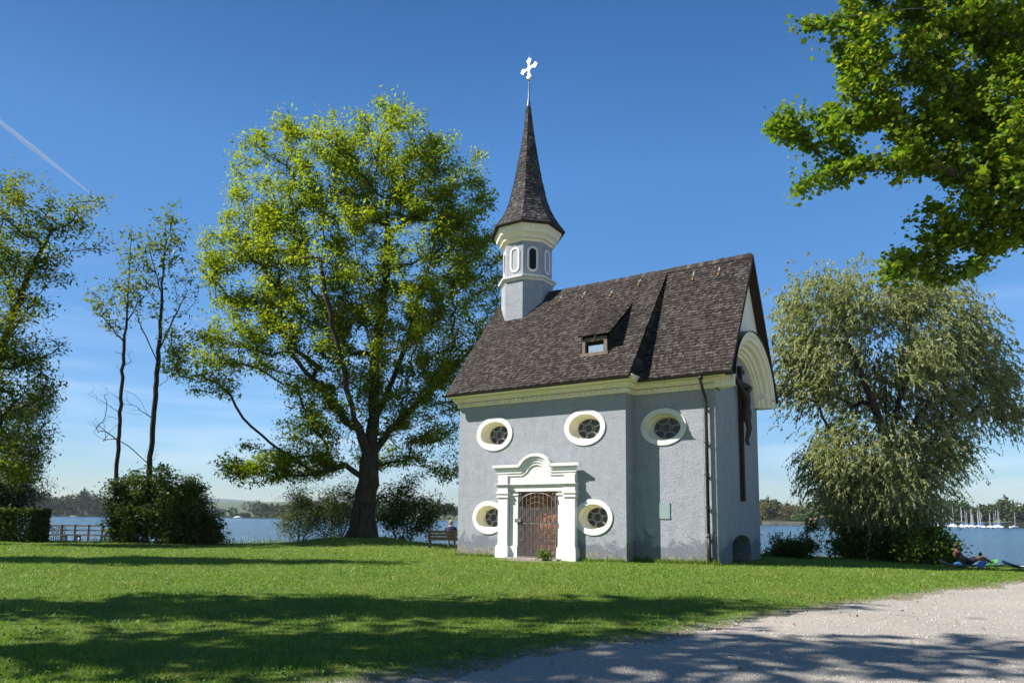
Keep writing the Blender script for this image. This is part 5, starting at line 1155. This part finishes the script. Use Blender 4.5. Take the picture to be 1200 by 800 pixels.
# reeds
def reeds(label, p0, p1, seed, n, b0, b1, h, mat):
    rng = np.random.default_rng(seed); P = np.array([far_pt(rng.uniform(p0, p1), rng.uniform(b0, b1), WATER_Z) for _ in range(n)]); hh = h*np.exp(rng.normal(0, .18, n)); w = np.array([.35, 0, 0])
    T = P+np.stack([rng.normal(0, .25, n), rng.normal(0, .25, n), hh], 1); V = np.stack([P-w, P+w, T+w*.6, T-w*.6], 1).reshape(-1, 3)
    tag(link('reed_bed', fast_mesh('reed_bed', V, 4), mat), label, 'reeds', kind='stuff')
RD = leaf_mat('reed_stalks', [(.17, .15, .07), (.23, .20, .10), (.14, .15, .05)], .2, .7)
reeds('pale straw-coloured reed belt on the right far shore behind the willow', 868, 1260, 221, 9000, -2, 18, 2.6, RD)
reeds('thin olive reed belt along the left far shore', -60, 345, 222, 6000, -1, 8, 1.7, RD)
# pale railing of the shore path
mb = MB(); fe = empty('shore_fence', far_pt(925, -4, WATER_Z)); tag(fe, 'long pale fence along the reeds of the right far shore', 'fence'); fo = far_pt(925, -4, WATER_Z)
for p in np.arange(893, 968, 1.2): q = far_pt(p, -4, WATER_Z)-fo; mb.box(q[0]-.12, q[0]+.12, q[1]-.12, q[1]+.12, -.5, 2.9)
mb.build('posts', simple('pale_fence', (.42, .37, .29), .8), fe); mb = MB(); pts = [far_pt(p, -4.2, WATER_Z)-fo for p in np.arange(893, 968, 4)]
for z in (1.2, 2.6): mb.tube([q+np.array([0, 0, z]) for q in pts], .11, 5)
mb.build('rails', simple('pale_fence_rail', (.42, .37, .29), .8), fe)
def gable_house(name, label, px, back, w, d, h, rh, wallc, roofc, seed, rz=0., cat='house', storeys=2):
    C = far_pt(px, back, .0); C[2] = 1.5+back*.03; e = empty(name, C, rz); tag(e, label, cat)
    mb = MB(); mb.prism([(-w/2, -d/2, -2), (w/2, -d/2, -2), (w/2, -d/2, h), (0, -d/2, h+rh-.2), (-w/2, -d/2, h)], (0, d, 0)); mb.build('wall', simple(name+'_wall', wallc, .85, 0, .1), e)
    mb = MB()
    for s_ in (-1, 1): mb.prism([(s_*(w/2+.7), -d/2-.6, h-.55), (0, -d/2-.6, h+rh), (0, -d/2-.6, h+rh+.3), (s_*(w/2+.7), -d/2-.6, h-.2)], (0, d+1.2, 0))
    mb.build('roof', simple(name+'_roof', roofc, .85, 0, .15), e)
    for st in range(storeys):
        for x in (-w*.28, 0, w*.28):
            mb = MB(); mb.box(x-.55, x+.55, -d/2-.06, -d/2+.02, .9+st*2.7, 2.2+st*2.7); mb.build('window', M['void'], e)
gable_house('lake_house', 'pale cream house with grey roof among trees on the far left shore', 254, 40, 11, 10, 6.5, 4.0, (.60, .56, .50), (.19, .15, .14), 1)
gable_house('lake_house', 'smaller white house with brown roof right of the cream one across the lake', 263, 48, 9, 8, 5, 3.2, (.62, .60, .56), (.20, .12, .09), 2)
gable_house('boathouse', 'low dark brown boathouse by the reeds on the right far shore', 966, -6, 20, 9, 2.6, 3.0, (.12, .08, .06), (.16, .10, .075), 3, .05, 'boathouse', 1)
# moored sailing boats
def hull_mesh(mb, L, Bm, H):
    rings = []
    for t in np.linspace(0, 1, 9):
        w = Bm/2*(1-(2*t-1)**2*(.35 if t < .5 else 1))**.7 if t < 1 else .02; w = max(w, .03); sh = H*(1+.25*t*t)
        rings.append([(L*(t-.5), -w, sh), (L*(t-.5), -w*.85, H*.35), (L*(t-.5), 0, -.25*H), (L*(t-.5), w*.85, H*.35), (L*(t-.5), w, sh)])
    mb.loft(rings, True, True, True)
bw_ = simple('boat_white', (.78, .78, .77), .35, 0, .04); mastm = simple('mast_alloy', (.62, .62, .62), .4, .2, .05); cov = simple('blue_sail_cover', (.03, .10, .36), .7); covr = simple('red_sail_cover', (.30, .05, .04), .7)
def make_sailboat():
    e = empty('sailboat'); mb = MB(); mb.sm = True; hull_mesh(mb, 8, 2.6, 1.1); mb.build('hull', bw_, e)
    mb = MB(); mb.prism([(-.8, -.8, 1.1), (1.9, -.6, 1.15), (1.5, -.5, 1.75), (-.8, -.65, 1.8)], (0, 1.3, 0)); mb.build('cabin', bw_, e)
    mb = MB(); mb.tube([(.7, 0, 1.0), (.7, 0, 12.)], [.13, .10], 6); mb.tube([(.7, -.9, 7.8), (.7, .9, 7.8)], .05, 4); mb.build('mast', mastm, e)
    mb = MB(); mb.tube([(.6, 0, 2.3), (-1.2, 0, 2.3), (-3.0, 0, 2.25)], [.22, .24, .12], 8); mb.build('sail_cover', cov, e); return e
kids_of = {}
def copy_thing(root, loc, rz, sc, label):
    r = root.copy(); COL.objects.link(r); r.location = loc; r.rotation_euler = (0, 0, rz); r.scale = (1, 1, sc); r['label'] = label
    for ch in [c for c in SB_PARTS]: c = ch.copy(); COL.objects.link(c); c.parent = r
    return r
rng = np.random.default_rng(301); sb = make_sailboat(); SB_PARTS = list(sb.children)
pxs = sorted(list(rng.uniform(1074, 1170, 30))+[1093, 1108, 1126, 1137, 1149, 1158, 1186, 1168])
lab = 'white sailing boat with bare mast moored in the crowded marina across the lake'
for i, p in enumerate(pxs):
    q = far_pt(p, -rng.uniform(6, 26), WATER_Z); q[2] += .05
    rz = rng.choice([rad(95), rad(80), rad(100), rad(20)])+rng.normal(0, .1); sc = rng.uniform(.72, 1.3); l_ = lab
    if p == 1186: l_ = 'lone white sailing boat at the right end of the marina, apart from the others'
    if i == 0: tag(sb, l_, 'sailboat', 'sailboats moored in the marina'); sb.location = q; sb.rotation_euler = (0, 0, rz); sb.scale = (1, 1, sc)
    else: copy_thing(sb, q, rz, sc, l_)
def covered_boat(label, p, off, rz, L, capm, name='covered_boat', hm=bw_):
    q = far_pt(p, off, WATER_Z+.02); e = empty(name, q, rz); tag(e, label, 'boat'); mb = MB(); mb.sm = True; hull_mesh(mb, L, L*.32, L*.13); mb.build('hull', hm, e)
    mb = MB(); mb.sm = True; mb.loft([[(L*(t-.5)*.8, w*math.cos(a), L*.13+h*math.sin(a)) for a in np.linspace(0, math.pi, 7)] for t, w, h in ((.0, .1*L, .03*L), (.25, .15*L, .12*L), (.6, .14*L, .16*L), (1, .03*L, .03*L))], False); mb.build('canopy', capm, e)
covered_boat('blue-covered boat at the left end of the marina, beside the willow', 1072, -14, .3, 11, cov)
covered_boat('small white motor boat out on the lake near the far left houses', 282, -95, .1, 9, bw_, 'motor_boat')
covered_boat('tiny dark rowing boat on the water below the left wood', 91, -60, .0, 6, M['eave_wood'], 'rowing_boat')

# ------------------------------------------------------------------ contrail high above
def contrail():
    a, b_ = at(-40, 112, 8000), at(118, 236, 8600); n = 24; t = NT('contrail_ice'); v = t.new('ShaderNodeVolumePrincipled')
    v.inputs['Color'].default_value = (.95, .95, .95, 1); v.inputs['Density'].default_value = .010; v.inputs['Anisotropy'].default_value = .0
    t.t.links.new(v.outputs[0], t.out.inputs[1]); rg = np.random.default_rng(4)
    mb = MB(); mb.sm = True; u = np.linspace(0, 1, n); P = a+(b_-a)*u[:, None]+rg.normal(0, .6, (n, 3)); R = np.interp(u, [0, .6, 1], [36, 30, 7])*np.exp(rg.normal(0, .05, n)); mb.tube(P-a, R, 12)
    o = mb.build('contrail', t.m); o.location = a; tag(o, 'thin white aircraft trail slanting across the upper left sky', 'contrail', kind='stuff')
contrail()

# ------------------------------------------------------------------ air
HAZE = .00007
if HAZE:
    t = NT('lake_haze'); v = t.new('ShaderNodeVolumePrincipled'); v.inputs['Color'].default_value = (.80, .88, 1., 1); v.inputs['Density'].default_value = HAZE; v.inputs['Anisotropy'].default_value = .2
    t.t.links.new(v.outputs[0], t.out.inputs[1]); mb = MB(); mb.box(-5600, 5600, -400, 5600, -8, 130); tag(mb.build('haze', t.m), 'thin blue haze over the lake', 'haze', kind='stuff')
